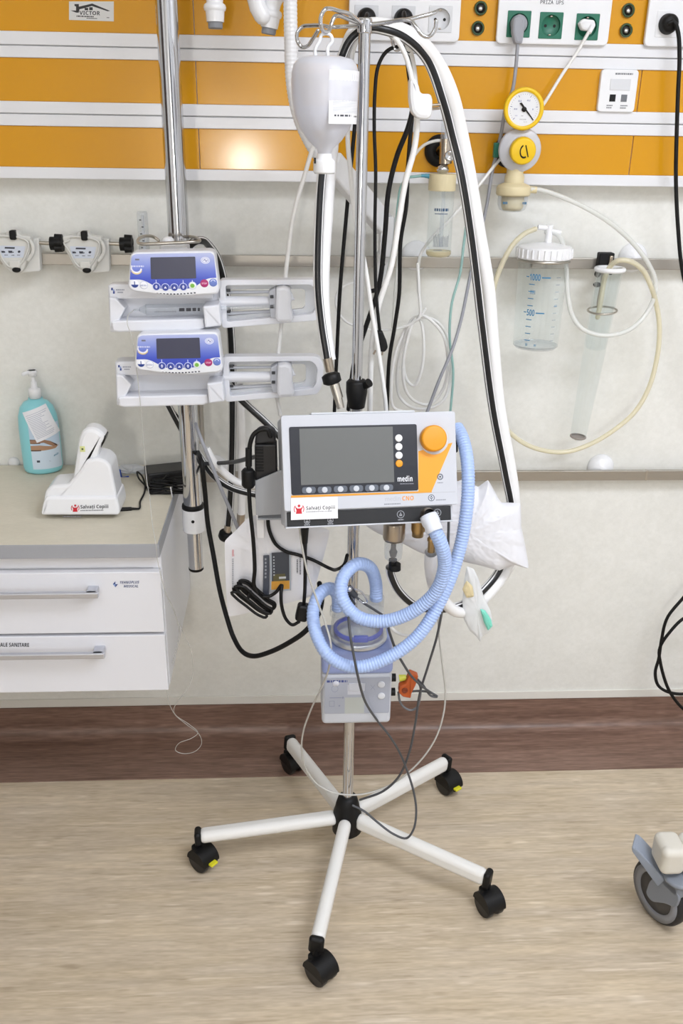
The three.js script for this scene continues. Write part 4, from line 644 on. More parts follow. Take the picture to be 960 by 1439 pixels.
  part(t, 'pole_clamp', boxMM(PX - 0.03, bs[1] + 0.01, PZ2 + 0.0205, PX + 0.03, bs[1] + 0.07, 0.285, 0.004), pumpShade);
  return t;
}
{
  const p1 = makePump('upper syringe pump with blue keypad and loaded syringe on steel pole');
  const p2 = p1.clone(); p2.name = numbered('syringe_pump'); scene.add(p2);
  p2.userData = { ...p1.userData, label: 'lower syringe pump with blue keypad and empty tray on steel pole' };
  const A = [-0.2926,1.3749,0.385], B = [-0.2914,1.2214,0.385]; p2.position.x += B[0] - A[0]; p2.position.y += B[1] - A[1];
  const s = thing('syringe', 'clear syringe with black stopper lying in the upper pump', 'syringe', [-0.3035,1.2622,0.35]);
  part(s, 'barrel', merge([cyl([-0.2873,1.2615,0.338], [-0.1545,1.2636,0.338], 0.0105), cyl([-0.2999,1.2607,0.338], [-0.2873,1.2615,0.338], 0.004, 0.009), cyl([-0.311,1.26,0.338], [-0.2985,1.2607,0.338], 0.002, 0.0022)]), clearSoft);
  part(s, 'stopper', cyl([-0.1671,1.2636,0.338], [-0.1587,1.2636,0.338], 0.0098), black);
  part(s, 'plunger_rod', cyl([-0.1587,1.2636,0.338], [-0.0335,1.2694,0.335], 0.004), clearSoft);
  const tx = canvasTex(512, 96, (x) => { x.clearRect(0, 0, 512, 96); x.fillStyle = '#33343c'; x.font = 'italic bold 64px serif'; fineText(x, 250, 70, 200, 40); for (let i = 0; i < 14; i++) x.fillRect(20 + i * 15, 60, 3, 22); });
  part(s, 'marking', quad([[-0.2713,1.2705,0.3489],[-0.1672,1.2725,0.3489],[-0.1679,1.2572,0.3489],[-0.2723,1.2552,0.3489]]), inkMat(tx));
  // wire handle and clamp top over the upper pump
  const h = thing('pump_carrier', 'white pole clamp with bent steel wire handle above the syringe pumps', 'carrier', [-0.2425,1.3688,0.3]);
  part(h, 'wire_handle', tube([[-0.2731,1.3777,0.2],[-0.2829,1.3846,0.2],[-0.2927,1.3899,0.23],[-0.2994,1.3904,0.28],[-0.2986,1.387,0.31],[-0.2895,1.3854,0.33],[-0.2616,1.3869,0.335],[-0.2316,1.3885,0.335],[-0.2016,1.3901,0.335],[-0.1807,1.3905,0.325],[-0.1835,1.3902,0.28],[-0.2039,1.3893,0.23],[-0.2261,1.3852,0.2],[-0.2352,1.378,0.2]], 0.0032, 10), steel);
  part(h, 'clamp_top', merge([boxMM(PX - 0.03, [-0.2425,1.3688,0.3][1] - 0.01, PZ2 + 0.021, PX + 0.024, [-0.2417,1.3824,0.3][1], 0.325, 0.005), lathe([[0.0125, -0.012], [0.0125, 0.0], [0.0115, 0.006], [0.007, 0.0095], [0, 0.0105]], [-0.2414,1.3864,0.3])]), whiteGloss);
}
{
  const ln = [[-0.311,1.26,0.338],[-0.3174,1.2548,0.37],[-0.319,1.2406,0.375],[-0.3137,1.2198,0.375],[-0.3086,1.1478,0.37],[-0.3076,1.0641,0.36],[-0.3093,0.9766,0.35],[-0.3096,0.9062,0.34],[-0.2923,0.885,0.42],[-0.2845,0.8546,0.46],[-0.2757,0.8215,0.488],[-0.2742,0.7796,0.487],[-0.2664,0.7053,0.47],[-0.2562,0.6231,0.42],[-0.2526,0.5616,0.4],[-0.265,0.5069,0.4],[-0.2824,0.4511,0.4],[-0.2884,0.4035,0.4],[-0.2785,0.3346,0.38],[-0.2549,0.2896,0.36],[-0.2286,0.2455,0.34],[-0.226,0.2086,0.33],[-0.2425,0.1878,0.33],[-0.2704,0.1821,0.33],[-0.2889,0.1911,0.33],[-0.2775,0.2216,0.34],[-0.2496,0.2335,0.34],[-0.2312,0.2534,0.345],[-0.2482,0.2894,0.36],[-0.2739,0.3286,0.38],[-0.278,0.3516,0.39],[-0.2654,0.3837,0.4],[-0.2445,0.4122,0.4],[-0.23,0.4463,0.4],[-0.2269,0.4783,0.4],[-0.2295,0.521,0.4],[-0.2432,0.5615,0.4],[-0.2512,0.5868,0.4]].map((p) => p);
  solo('infusion_line', tube(ln, 0.0008, 6, 10), mat(0xe6e5e0, 0.25, { transmission: 0.4, thickness: 0 }), 'very thin clear infusion line trailing from the upper pump past the cabinet', 'tubing');
}

// ---------------------------------------------------------------- the wheeled stand
const HX = 0.1236, HZ = 0.477;
const stand = thing('wheeled_stand', 'chrome pole stand on five white legs with black casters', 'stand', [HX, 0, HZ]);
{
  const yTop = [0.1226,1.7601,0.477][1], yC0 = [0.1293,1.1029,0.477][1], yC1 = [0.1283,1.1479,0.477][1], hubT = [0.1241,0.1626,0.477][1], t = stand;
  part(t, 'lower_tube', cyl([HX, hubT - 0.03, HZ], [HX, yC0 + 0.01, HZ], 0.0122, 0.0122, 36), chrome);
  part(t, 'upper_tube', cyl([HX, yC1 - 0.02, HZ], [HX, yTop - 0.004, HZ], 0.0102, 0.0102, 36), chrome);
  part(t, 'height_collar', lathe([[0.0122, yC0 - 0.002], [0.016, yC0], [0.0205, yC0 + 0.03], [0.0205, yC1 + 0.004], [0.016, yC1 + 0.009], [0.0102, yC1 + 0.01]], [HX, 0, HZ]), black);
  part(t, 'collar_screw', merge([cyl([HX + 0.012, yC1 - 0.003, HZ + 0.008], [HX + 0.022, yC1 + 0.008, HZ + 0.018], 0.007, 0.0085)]), black);
  const hk = part(t, 'hook_head', lathe([[0, yTop + 0.006], [0.011, yTop + 0.005], [0.0125, yTop + 0.002], [0.0125, yTop - 0.016], [0.0102, yTop - 0.018]], [HX, 0, HZ]), chrome);
  const W = 0.0032;
  part(t, 'hook', tube([[0.1192,1.7538,0.477],[0.0969,1.7523,0.477],[0.0676,1.7507,0.477],[0.0529,1.754,0.46],[0.0365,1.7546,0.45],[0.0212,1.7531,0.44],[0.0128,1.7444,0.44],[0.0128,1.7327,0.44],[0.02,1.7231,0.44],[0.0306,1.7248,0.45],[0.0387,1.7348,0.46],[0.0467,1.7457,0.47]], W, 10), chrome);
  part(t, 'hook', tube([[0.115,1.7561,0.485],[0.0948,1.7595,0.51],[0.0777,1.7622,0.53],[0.0705,1.7591,0.54],[0.0648,1.7466,0.545],[0.0613,1.7382,0.55],[0.0533,1.7376,0.555],[0.0486,1.746,0.56],[0.0486,1.7568,0.56],[0.054,1.7666,0.56],[0.0622,1.7698,0.55],[0.0799,1.7683,0.53],[0.0941,1.7666,0.52],[0.1158,1.7567,0.49]], W, 10), chrome);
  part(t, 'hook', tube([[0.1262,1.755,0.477],[0.1543,1.7575,0.49],[0.1846,1.7603,0.51],[0.1957,1.758,0.515],[0.2048,1.7476,0.52],[0.2133,1.7386,0.52],[0.2227,1.7357,0.52],[0.2306,1.7409,0.52],[0.2347,1.7502,0.52],[0.2354,1.7583,0.52]], W, 10), chrome);
  part(t, 'hook', tube([[0.1279,1.7567,0.47],[0.164,1.7613,0.45],[0.202,1.7693,0.43],[0.2236,1.7749,0.42],[0.2388,1.7789,0.415],[0.2491,1.7829,0.41]], W, 10), chrome);
  part(t, 'hook', tube([[0.1268,1.7535,0.47],[0.1464,1.7504,0.45],[0.1664,1.7471,0.43],[0.175,1.7406,0.42],[0.1778,1.7308,0.42],[0.1818,1.7232,0.42],[0.1879,1.7244,0.42],[0.1901,1.731,0.42]], W, 10), chrome);
  // hub and legs
  const hub = [[0.0122, hubT + 0.004], [0.022, hubT], [0.0275, hubT - 0.02], [0.0285, 0.135], [0.033, 0.12], [0.035, 0.07], [0.028, 0.062], [0, 0.06]];
  part(t, 'hub', lathe(hub, [HX, 0, HZ]), black);
  const caster = (px, pz, turn, brake) => {
    const M = (g) => g.rotateY(turn).translate(px, 0, pz), r = 0.0285;
    const c = part(t, 'caster', M(merge([new THREE.CylinderGeometry(0.0298, 0.0298, 0.046, 28, 1, false, Math.PI * 0.42, Math.PI * 1.02).rotateX(Math.PI / 2).rotateZ(0.2).translate(0.014, r + 0.001, 0), box(-0.002, 0.049, 0, 0.024, 0.018, 0.026, 0.005), cyl([0, 0.045, 0], [0, 0.075, 0], 0.0085)])), new THREE.MeshPhysicalMaterial({ color: 0x0c0c0d, roughness: 0.5, specularIntensity: 0.6, side: THREE.DoubleSide }));
    for (const s of [-1, 1]) part(c, 'wheel', M(lathe([[0, -0.0085], [0.019, -0.0085], [0.021, -0.007], [0.0265, -0.008], [r, -0.005], [r, 0.005], [0.0265, 0.008], [0.021, 0.007], [0.019, 0.0085], [0, 0.0085]], [0, 0, 0], 32).rotateX(Math.PI / 2).translate(0.014, r + 0.0002, s * 0.0135)), mat(0x101012, 0.42));
    if (brake) part(c, 'brake_tab', M(box(0.048, 0.03, 0.0, 0.016, 0.006, 0.02, 0.002).rotateZ(0.05)), mat(0xd9d42c, 0.4), 'yellow brake tab');
  };
  const legs = [[31.4, 0.354, -1.15, false], [103.4, 0.356, -0.85, false], [175.2, 0.352, -0.75, true], [-113.4, 0.345, -1.0, false], [-38.6, 0.35, -1.0, true]];
  for (const [a, R, turn, brake] of legs) {
    const th = a * Math.PI / 180, dx = Math.cos(th), dz = Math.sin(th);
    const p0 = new THREE.Vector3(HX + dx * 0.024, 0.106, HZ + dz * 0.024), p1 = new THREE.Vector3(HX + dx * R, 0.084, HZ + dz * R), L = p0.distanceTo(p1);
    const place = (g) => { const q = new THREE.Quaternion().setFromUnitVectors(new THREE.Vector3(1, 0, 0), p1.clone().sub(p0).normalize()); return g.applyQuaternion(q).translate(p0.x, p0.y, p0.z); };
    const lg = part(t, 'leg', place(new RoundedBoxGeometry(L - 0.006, 0.04, 0.029, 5, 0.0142).translate(L / 2 - 0.003, 0, 0)), mat(0xe7e6e2, 0.35));
    part(lg, 'end_cap', place(new RoundedBoxGeometry(0.016, 0.0425, 0.0315, 4, 0.0075).translate(L - 0.004, 0, 0)), black, 'black end cap');
    caster(p1.x - dx * 0.004, p1.z - dz * 0.004, turn, brake);
  }
}
// infusion bottle on the hook
{
  const z = 0.55, top = [0.0573,1.6876,0.55], cap = [0.0562,1.5285,0.55], sh = [0.056,1.5627,0.55], H = top[1] - sh[1], R = 0.0545;
  const t = thing('infusion_bottle', 'clear plastic infusion bottle hanging upside down from stand hook', 'infusion bottle', cap);
  const y0 = sh[1] - cap[1];
  const f = (r, k) => [r * R, y0 + k * H];
  part(t, 'bottle', lathe([[0.011, y0 - 0.006], f(0.24, 0.02), f(0.5, 0.12), f(0.74, 0.26), f(0.9, 0.42), f(0.985, 0.62), f(1.0, 0.82), f(0.985, 0.93), f(0.93, 1.02), f(0.8, 1.09), f(0.5, 1.12), f(0, 1.12)], cap, 48).translate(0, 0, 0), frosted);
  part(t, 'solution', lathe([[0, y0 + 0.004], f(0.4, 0.09), f(0.69, 0.25), f(0.86, 0.42), f(0.94, 0.62), f(0.95, 0.9), f(0, 0.9)], cap, 40), mat(0xe9eef6, 0.05, { transmission: 0.96, thickness: 0, ior: 1.2 }));
  part(t, 'cap', lathe([[0, -0.001], [0.0165, -0.001], [0.0185, 0.002], [0.0185, 0.017], [0.017, 0.02], [0.013, 0.023], [0.012, y0 - 0.004]], cap), whiteGloss);
  part(t, 'hanger', merge([tube([[top[0] - 0.016, top[1] + 0.01, z], [top[0] - 0.017, top[1] + 0.025, z], ...[[0.0468,1.7239,0.55],[0.0502,1.733,0.55],[0.058,1.7351,0.55],[0.0648,1.7322,0.55],[0.0671,1.7243,0.55]], [top[0] + 0.003, top[1] + 0.028, z], [top[0] + 0.004, top[1] + 0.01, z]], 0.0028, 8)]), mat(0xf0f2f5, 0.3));
  const tx = canvasTex(512, 1024, (x, w, h) => { x.fillStyle = '#f2f3f5'; x.fillRect(0, 0, w, h); x.fillStyle = '#b6bac6'; for (let i = 0; i < 7; i++) x.fillRect(230 + i * 40, 40 + i * 14, 4, 120); for (let i = 0; i < 9; i++) x.fillRect(40, 560 + i * 30, 380 + 90 * hash(i, 2, 5), 8); x.fillStyle = '#8c90a0'; for (let i = 0; i < 12; i++) x.fillRect(140 + i * 10, 320, 3 + 4 * hash(i, 1, 1), 130); x.strokeStyle = '#9aa0ae'; x.lineWidth = 6; x.beginPath(); x.arc(140, 500, 34, 0, 7); x.stroke(); x.fillStyle = '#3c4048'; x.font = 'bold 50px sans-serif'; fineText(x, 60, 880, 220, 36); fineText(x, 340, 890, 130, 30); });
  const lab = new THREE.CylinderGeometry(R * 1.008, R * 0.95, H * 0.62, 32, 1, true, 0.08, 1.5).translate(cap[0], cap[1] + y0 + H * 0.64, cap[2]);
  part(t, 'label', lab, printMat(tx, 0.5, { side: THREE.DoubleSide }), 'white printed label');
  const tk = [0.0401,1.5479,0.575];
  part(t, 'level_mark', box(tk[0], tk[1], tk[2] - 0.012, 0.003, 0.009, 0.003, 0.0005), black);
}

// ---------------------------------------------------------------- the ventilator
{
  const t = local('ventilator', 'grey breathing machine with dark screen and orange knob on the stand', 'ventilator', [0.12, 1.05, 0.64]);
  t.rotation.order = 'YXZ'; t.rotation.set(-0.36148, 0.09935, -0.00458);
  const grey = mat(0xc6c9d0, 0.42), greySide = mat(0xc6c9d0, 0.42);
  part(t, 'case', boxMM(-0.1365, -0.1135, -0.105, 0.171, 0.0845, -0.008, 0.006), greySide);
  const P = [-0.138, -0.0835, 0.178, 0.0856], W = 1600, Hh = 856;
  const panelTex = canvasTex(W, Hh, (x) => {
    const c = (p) => [(p[0] - P[0]) / (P[2] - P[0]) * W, (P[3] - p[1]) / (P[3] - P[1]) * Hh];
    const poly = (pts, f) => { x.fillStyle = f; x.beginPath(); pts.forEach((p, i) => { const q = c(p); i ? x.lineTo(...q) : x.moveTo(...q); }); x.closePath(); x.fill(); };
    x.fillStyle = '#c6c9d0'; x.fillRect(0, 0, W, Hh);
    poly([[0.1075,0.0154], [0.1713,0.0288], [0.1296,-0.0585], [0.1052,-0.0589]], '#eda22d');
    poly([[-0.1253,-0.056], [0.1052,-0.057], [0.1302,-0.0579], [0.1302,-0.0605], [0.1012,-0.0607], [-0.1254,-0.0598]], '#e59b2a');
    x.strokeStyle = '#a9abb0'; x.lineWidth = 3; { const a = c([-0.1254,-0.0604]), b = c([0.1739,-0.0602]); x.beginPath(); x.moveTo(...a); x.lineTo(b[0], b[1]); x.stroke(); }
    { const k = c([0.1371,0.0363]); x.strokeStyle = '#cdd0d5'; x.lineWidth = 34; x.beginPath(); x.arc(k[0], k[1], 122, 0, 7); x.stroke(); x.strokeStyle = '#b9bcc1'; x.lineWidth = 3; x.beginPath(); x.arc(k[0], k[1], 139, 0, 7); x.stroke(); }
    const sym = (p, r, f) => { const q = c(p); x.strokeStyle = '#4d5664'; x.lineWidth = 6; x.beginPath(); x.arc(q[0], q[1], r, 0, 7); x.stroke(); f(q); };
    sym([0.1464,-0.0321], 26, (q) => { x.strokeStyle = '#4d5664'; x.lineWidth = 4; x.beginPath(); x.arc(q[0], q[1], 19, 0, 7); x.stroke(); x.fillStyle = '#14161a'; x.beginPath(); x.arc(q[0], q[1], 8, 0, 7); x.fill(); });
    sym([0.129,-0.0696], 28, (q) => { x.fillStyle = '#4d5664'; x.beginPath(); x.arc(q[0], q[1] - 12, 7, 0, 7); x.fill(); x.lineWidth = 6; x.beginPath(); x.moveTo(q[0] - 16, q[1] - 4); x.lineTo(q[0], q[1] + 8); x.lineTo(q[0] + 16, q[1] - 4); x.moveTo(q[0], q[1] + 6); x.lineTo(q[0], q[1] + 22); x.stroke(); });
    { const q = c([0.0746,-0.0725]); x.font = 'bold 54px sans-serif'; x.fillStyle = '#e59132'; x.fillText('CNO', q[0], q[1], 112); x.fillStyle = '#b3b6bd'; x.font = '54px sans-serif'; x.fillText('medin', q[0] - 160, q[1], 150); x.fillStyle = '#7d828b'; x.font = '22px sans-serif'; fineText(x, q[0] - 165, q[1] + 32, 150, 10); fineText(x, c([0.1376,-0.0756])[0], c([0.1376,-0.0756])[1] - 4, 90, 9); fineText(x, c([0.1413,-0.0422])[0], c([0.1413,-0.0422])[1] + 8, 50, 9); }
  });
  part(t, 'front_panel', uvBox(slab(rshape(...P, 0.006), 0, 0.012, 0.0015), ...P), printMat(panelTex, 0.38), 'light grey front panel with orange field');
  part(t, 'bezel', slab(rpoly([[-0.1245,0.065], [0.1058,0.064], [0.1053,-0.0551], [-0.1243,-0.0554]], 0.004), 0.0014, 0.0025, 0.0005), mat(0x23252d, 0.28));
  part(t, 'screen', slab(rpoly([[-0.1066,0.0612], [0.0616,0.0608], [0.0613,-0.0387], [-0.1069,-0.0382]], 0.001), 0.0021, 0.0018, 0.0003), mat(0x6b6d6c, 0.2), 'grey switched-off display');
  for (const p of [[-0.0934,-0.0475], [-0.0653,-0.048], [-0.0368,-0.0477], [-0.0083,-0.0477], [0.0197,-0.0477], [0.0463,-0.0482]]) {
    const k = part(t, 'soft_key', slab(rshape(p[0] - 0.0125, p[1] - 0.0058, p[0] + 0.0125, p[1] + 0.0058, 0.0055), 0.0028, 0.0022, 0.0006), mat(0x5c636e, 0.4));
    part(k, 'key_dot', latheZ([[0.0052, 0], [0.0052, 0.0008], [0.0042, 0.0013], [0, 0.0013]], [p[0], p[1], 0.0027], 20), mat(0xc6cbd2, 0.35));
  }
  [[0.0718,0.0398], [0.0713,0.0244], [0.0712,0.0089], [0.0711,-0.0057]].forEach((p, i) => part(t, 'round_button', latheZ([[0.0066, 0], [0.0066, 0.0018], [0.0055, 0.0028], [0, 0.003]], [p[0], p[1], 0.0012], 24), i < 3 ? whiteGloss : orangePaint, i < 3 ? 'white round button' : 'orange round button'));
  const mt = canvasTex(256, 96, (x) => { x.clearRect(0, 0, 256, 96); x.fillStyle = '#e3e5ea'; x.font = 'bold 70px sans-serif'; x.fillText('medin', 6, 58, 232); x.font = '19px sans-serif'; x.fillStyle = '#8d909a'; fineText(x, 40, 84, 190, 9); });
  const q3 = (a) => [...a, 0.0019];
  part(t, 'screen_lettering', quad([q3([0.0656,-0.0268]), q3([0.1003,-0.0273]), q3([0.1003,-0.0459]), q3([0.0663,-0.0453])]), inkMat(mt));
  const kp = [0.134,0.0372];
  part(t, 'knob', latheZ([[0.0238, 0.0005], [0.0238, 0.013], [0.0222, 0.0165], [0.0195, 0.0178], [0, 0.0182]], [kp[0], kp[1], 0], 48), orangePaint, 'orange rotary knob');
  // connector strip below
  const s0 = [-0.1335, -0.1115, 0.166, -0.0855];
  const st = canvasTex(1600, 140, (x) => {
    x.fillStyle = '#1b1c1f'; x.fillRect(0, 0, 1600, 140); x.strokeStyle = '#9a9ca2'; x.fillStyle = '#9a9ca2';
    const c = (p) => [(p[0] - s0[0]) / (s0[2] - s0[0]) * 1600, (s0[3] - p[1]) / (s0[3] - s0[1]) * 140];
    [[[0.0725,-0.0974], 34], [[0.1409,-0.097], 34], [[-0.0978,-0.1025], 26], [[-0.0558,-0.1024], 26]].forEach(([p, r]) => { const q = c(p); x.lineWidth = 7; x.beginPath(); x.arc(q[0], q[1], r, 0, 7); x.stroke(); x.beginPath(); x.arc(q[0], q[1] - 12, 7, 0, 7); x.fill(); x.fillRect(q[0] - 14, q[1] - 2, 28, 18); x.font = '20px sans-serif'; x.textAlign = 'center'; fineText(x, q[0] - 28, Math.min(134, q[1] + r + 24), 56, 12); });
  });
  part(t, 'connector_strip', uvBox(slab(rshape(...s0, 0.002), -0.005, 0.01, 0.0008), ...s0), printMat(st, 0.35), 'black connector strip');
  part(t, 'bottom_lip', boxMM(-0.1365, -0.1145, -0.03, 0.169, -0.1115, -0.0035, 0.001), grey);
  part(t, 'top_plate', boxMM(-0.082, 0.0865, -0.09, 0.108, 0.0905, -0.02, 0.0015), mat(0xdadde0, 0.3), 'glossy plate on top');
  const pp = [0.1211,-0.0981];
  part(t, 'outlet_port', latheZ([[0.0115, -0.005], [0.0115, 0.006], [0.0095, 0.008], [0.0095, 0.014]], [pp[0], pp[1], 0], 28), nickel);
  const stk = canvasTex(720, 330, (x) => { x.fillStyle = '#f4f3f4'; x.fillRect(0, 0, 720, 330); figureLogo(x, 122, 168, 76); x.fillStyle = '#232329'; x.font = 'bold 76px sans-serif'; x.fillText('Salvaţi Copiii', 228, 186, 452); x.fillStyle = '#8a8a92'; x.font = '29px sans-serif'; fineText(x, 230, 224, 400, 16); });
  part(t, 'donor_sticker', slab([[-0.127,-0.0991], [-0.0432,-0.0994], [-0.0426,-0.0607], [-0.1256,-0.0604]], 0.0012, 0.001, 0.0002), paper, 'white sticker');
  part(t, 'donor_sticker_print', quad([[...[-0.1255,-0.0604], 0.0014], [...[-0.0425,-0.0608], 0.0014], [...[-0.0431,-0.0994], 0.0014], [...[-0.127,-0.0991], 0.0014]]), printMat(stk, 0.6, { side: THREE.DoubleSide }));
  part(t, 'pole_bracket', boxMM(-0.03, -0.06, -0.128, 0.035, 0.03, -0.1045, 0.003), darkGrey);
  part(t, 'clamp_handle', (() => boxMM(0.182, 0.012, -0.105, 0.206, 0.036, -0.085, 0.004))(), black);
  part(t, 'clamp_bar', boxMM(0.165, 0.016, -0.1, 0.185, 0.03, -0.09, 0.002), darkGrey);
}
{ // filter bowl and brass fittings below
  const b = [0.1917,0.8226,0.6], H = [0.1885,0.9094,0.6][1] - b[1];
  const t = thing('air_filter', 'clear filter bowl with metal top under the breathing machine', 'filter', b);
  part(t, 'bowl', lathe([[0, 0.012], [0.012, 0.013], [0.0165, 0.018], [0.0175, 0.026], [0.0175, H * 0.64], [0.019, H * 0.66]], b), clearSoft);
  part(t, 'element', merge([lathe([[0, 0.018], [0.006, 0.02], [0.008, 0.03], [0.005, 0.036], [0.005, 0.05], [0.011, 0.052], [0.011, 0.058], [0, 0.06]], b, 24)]), darkGrey);
  part(t, 'top', lathe([[0, H * 0.64], [0.0195, H * 0.64], [0.021, H * 0.7], [0.021, H + 0.003], [0.018, H + 0.006], [0, H + 0.006]], b), nickel);
  part(t, 'drain', merge([cyl([b[0], b[1] - 0.008, b[2]], [b[0], b[1] + 0.014, b[2]], 0.008), cyl([b[0] + 0.004, b[1] - 0.008, b[2]], [b[0] + 0.004, b[1] + 0.004, b[2]], 0.012, 0.0115)]), black);
  const c = [0.2369,0.8869,0.6], d = [0.2603,0.8656,0.625];
  const u = thing('brass_fitting', 'short brass gas fitting under the breathing machine', 'fitting', c);
  part(u, 'nut', merge([new THREE.CylinderGeometry(0.0145, 0.0145, 0.02, 6).translate(c[0], c[1] + 0.02, c[2]), lathe([[0, -0.002], [0.011, -0.002], [0.0115, 0.01], [0.0115, 0.04]], c)]), brass);
  const v = thing('hose_coupling', 'slim brass coupling joining the white hose under the machine', 'fitting', d);
  part(v, 'sleeve', merge([lathe([[0, -0.002], [0.007, -0.002], [0.007, 0.02], [0.0085, 0.021], [0.0085, 0.026], [0.006, 0.028], [0.006, 0.05]], d, 24)]), brass);
}
{ // adapter holder left of the machine
  const o = [-0.045,0.9201,0.58];
  const t = thing('adapter_holder', 'grey sheet metal holder on the left of the breathing machine', 'holder', o);
  part(t, 'pocket', slab([[-0.0681,0.9984,0.6],[-0.0196,1.0205,0.6],[-0.0186,0.9313,0.6],[-0.0657,0.9288,0.6]], 0.6, 0.004, 0.0008), mat(0x9fa2a7, 0.45));
  part(t, 'side_wall', merge([boxMM([-0.0656,0.9302,0.6][0] - 0.003, [-0.0656,0.9302,0.6][1], 0.555, [-0.0656,0.9302,0.6][0], [-0.0668,0.997,0.6][1], 0.6, 0.0008), boxMM([-0.0656,0.9302,0.6][0], o[1], 0.545, [-0.0193,0.9299,0.6][0], o[1] + 0.003, 0.6, 0.0008)]), mat(0x9fa2a7, 0.45));
  const a = thing('power_brick', 'ribbed black power brick standing in the grey holder', 'adapter', [-0.0478,0.9935,0.58]);
  const q = [[-0.0697,0.9565,0.58], [-0.0272,0.9562,0.58], [-0.0284,1.0658,0.58], [-0.0687,1.0659,0.58]];
  part(a, 'case', slab(rpoly(q, 0.004), 0.592, 0.032, 0.003), mat(0x17171a, 0.45));
  part(a, 'top_cap', slab(rpoly([[-0.0687,1.0659,0.58],[-0.0297,1.0699,0.58],[-0.0308,1.0876,0.58],[-0.0384,1.0944,0.58],[-0.0578,1.0931,0.58],[-0.0656,1.0877,0.58]], 0.004), 0.59, 0.028, 0.003), mat(0x222327, 0.5));
  for (let i = 0; i < 9; i++) { const y0 = [-0.0657,1.0618,0.592][1] - i * 0.0058; part(a, 'rib', boxMM(q[0][0] + 0.002, y0 - 0.0012, 0.5915, q[0][0] + 0.017, y0 + 0.0012, 0.594, 0.0006), black); }
  part(a, 'plug', merge([tube([[-0.0394,1.0847,0.6],[-0.0443,1.0968,0.6],[-0.0571,1.0968,0.6],[-0.0687,1.0888,0.6],[-0.0755,1.0727,0.6],[-0.0786,1.0482,0.6],[-0.0799,1.0207,0.6]], 0.0042, 8), cyl([-0.0789,1.0618,0.6], [-0.0798,1.0276,0.6], 0.006)]), black);
  const fb = [-0.081,1.0041,0.6];
  part(a, 'ferrite', merge([lathe([[0, -0.0185], [0.009, -0.0185], [0.0125, -0.014], [0.0125, 0.014], [0.009, 0.0185], [0, 0.0185]], fb, 8)]), black);
  part(a, 'cord', tube([[-0.0802,0.9816,0.6],[-0.0792,0.9433,0.6],[-0.0747,0.8777,0.6],[-0.0734,0.8178,0.6],[-0.0757,0.7815,0.595],[-0.0692,0.7659,0.595]], 0.0038, 8), black);
}
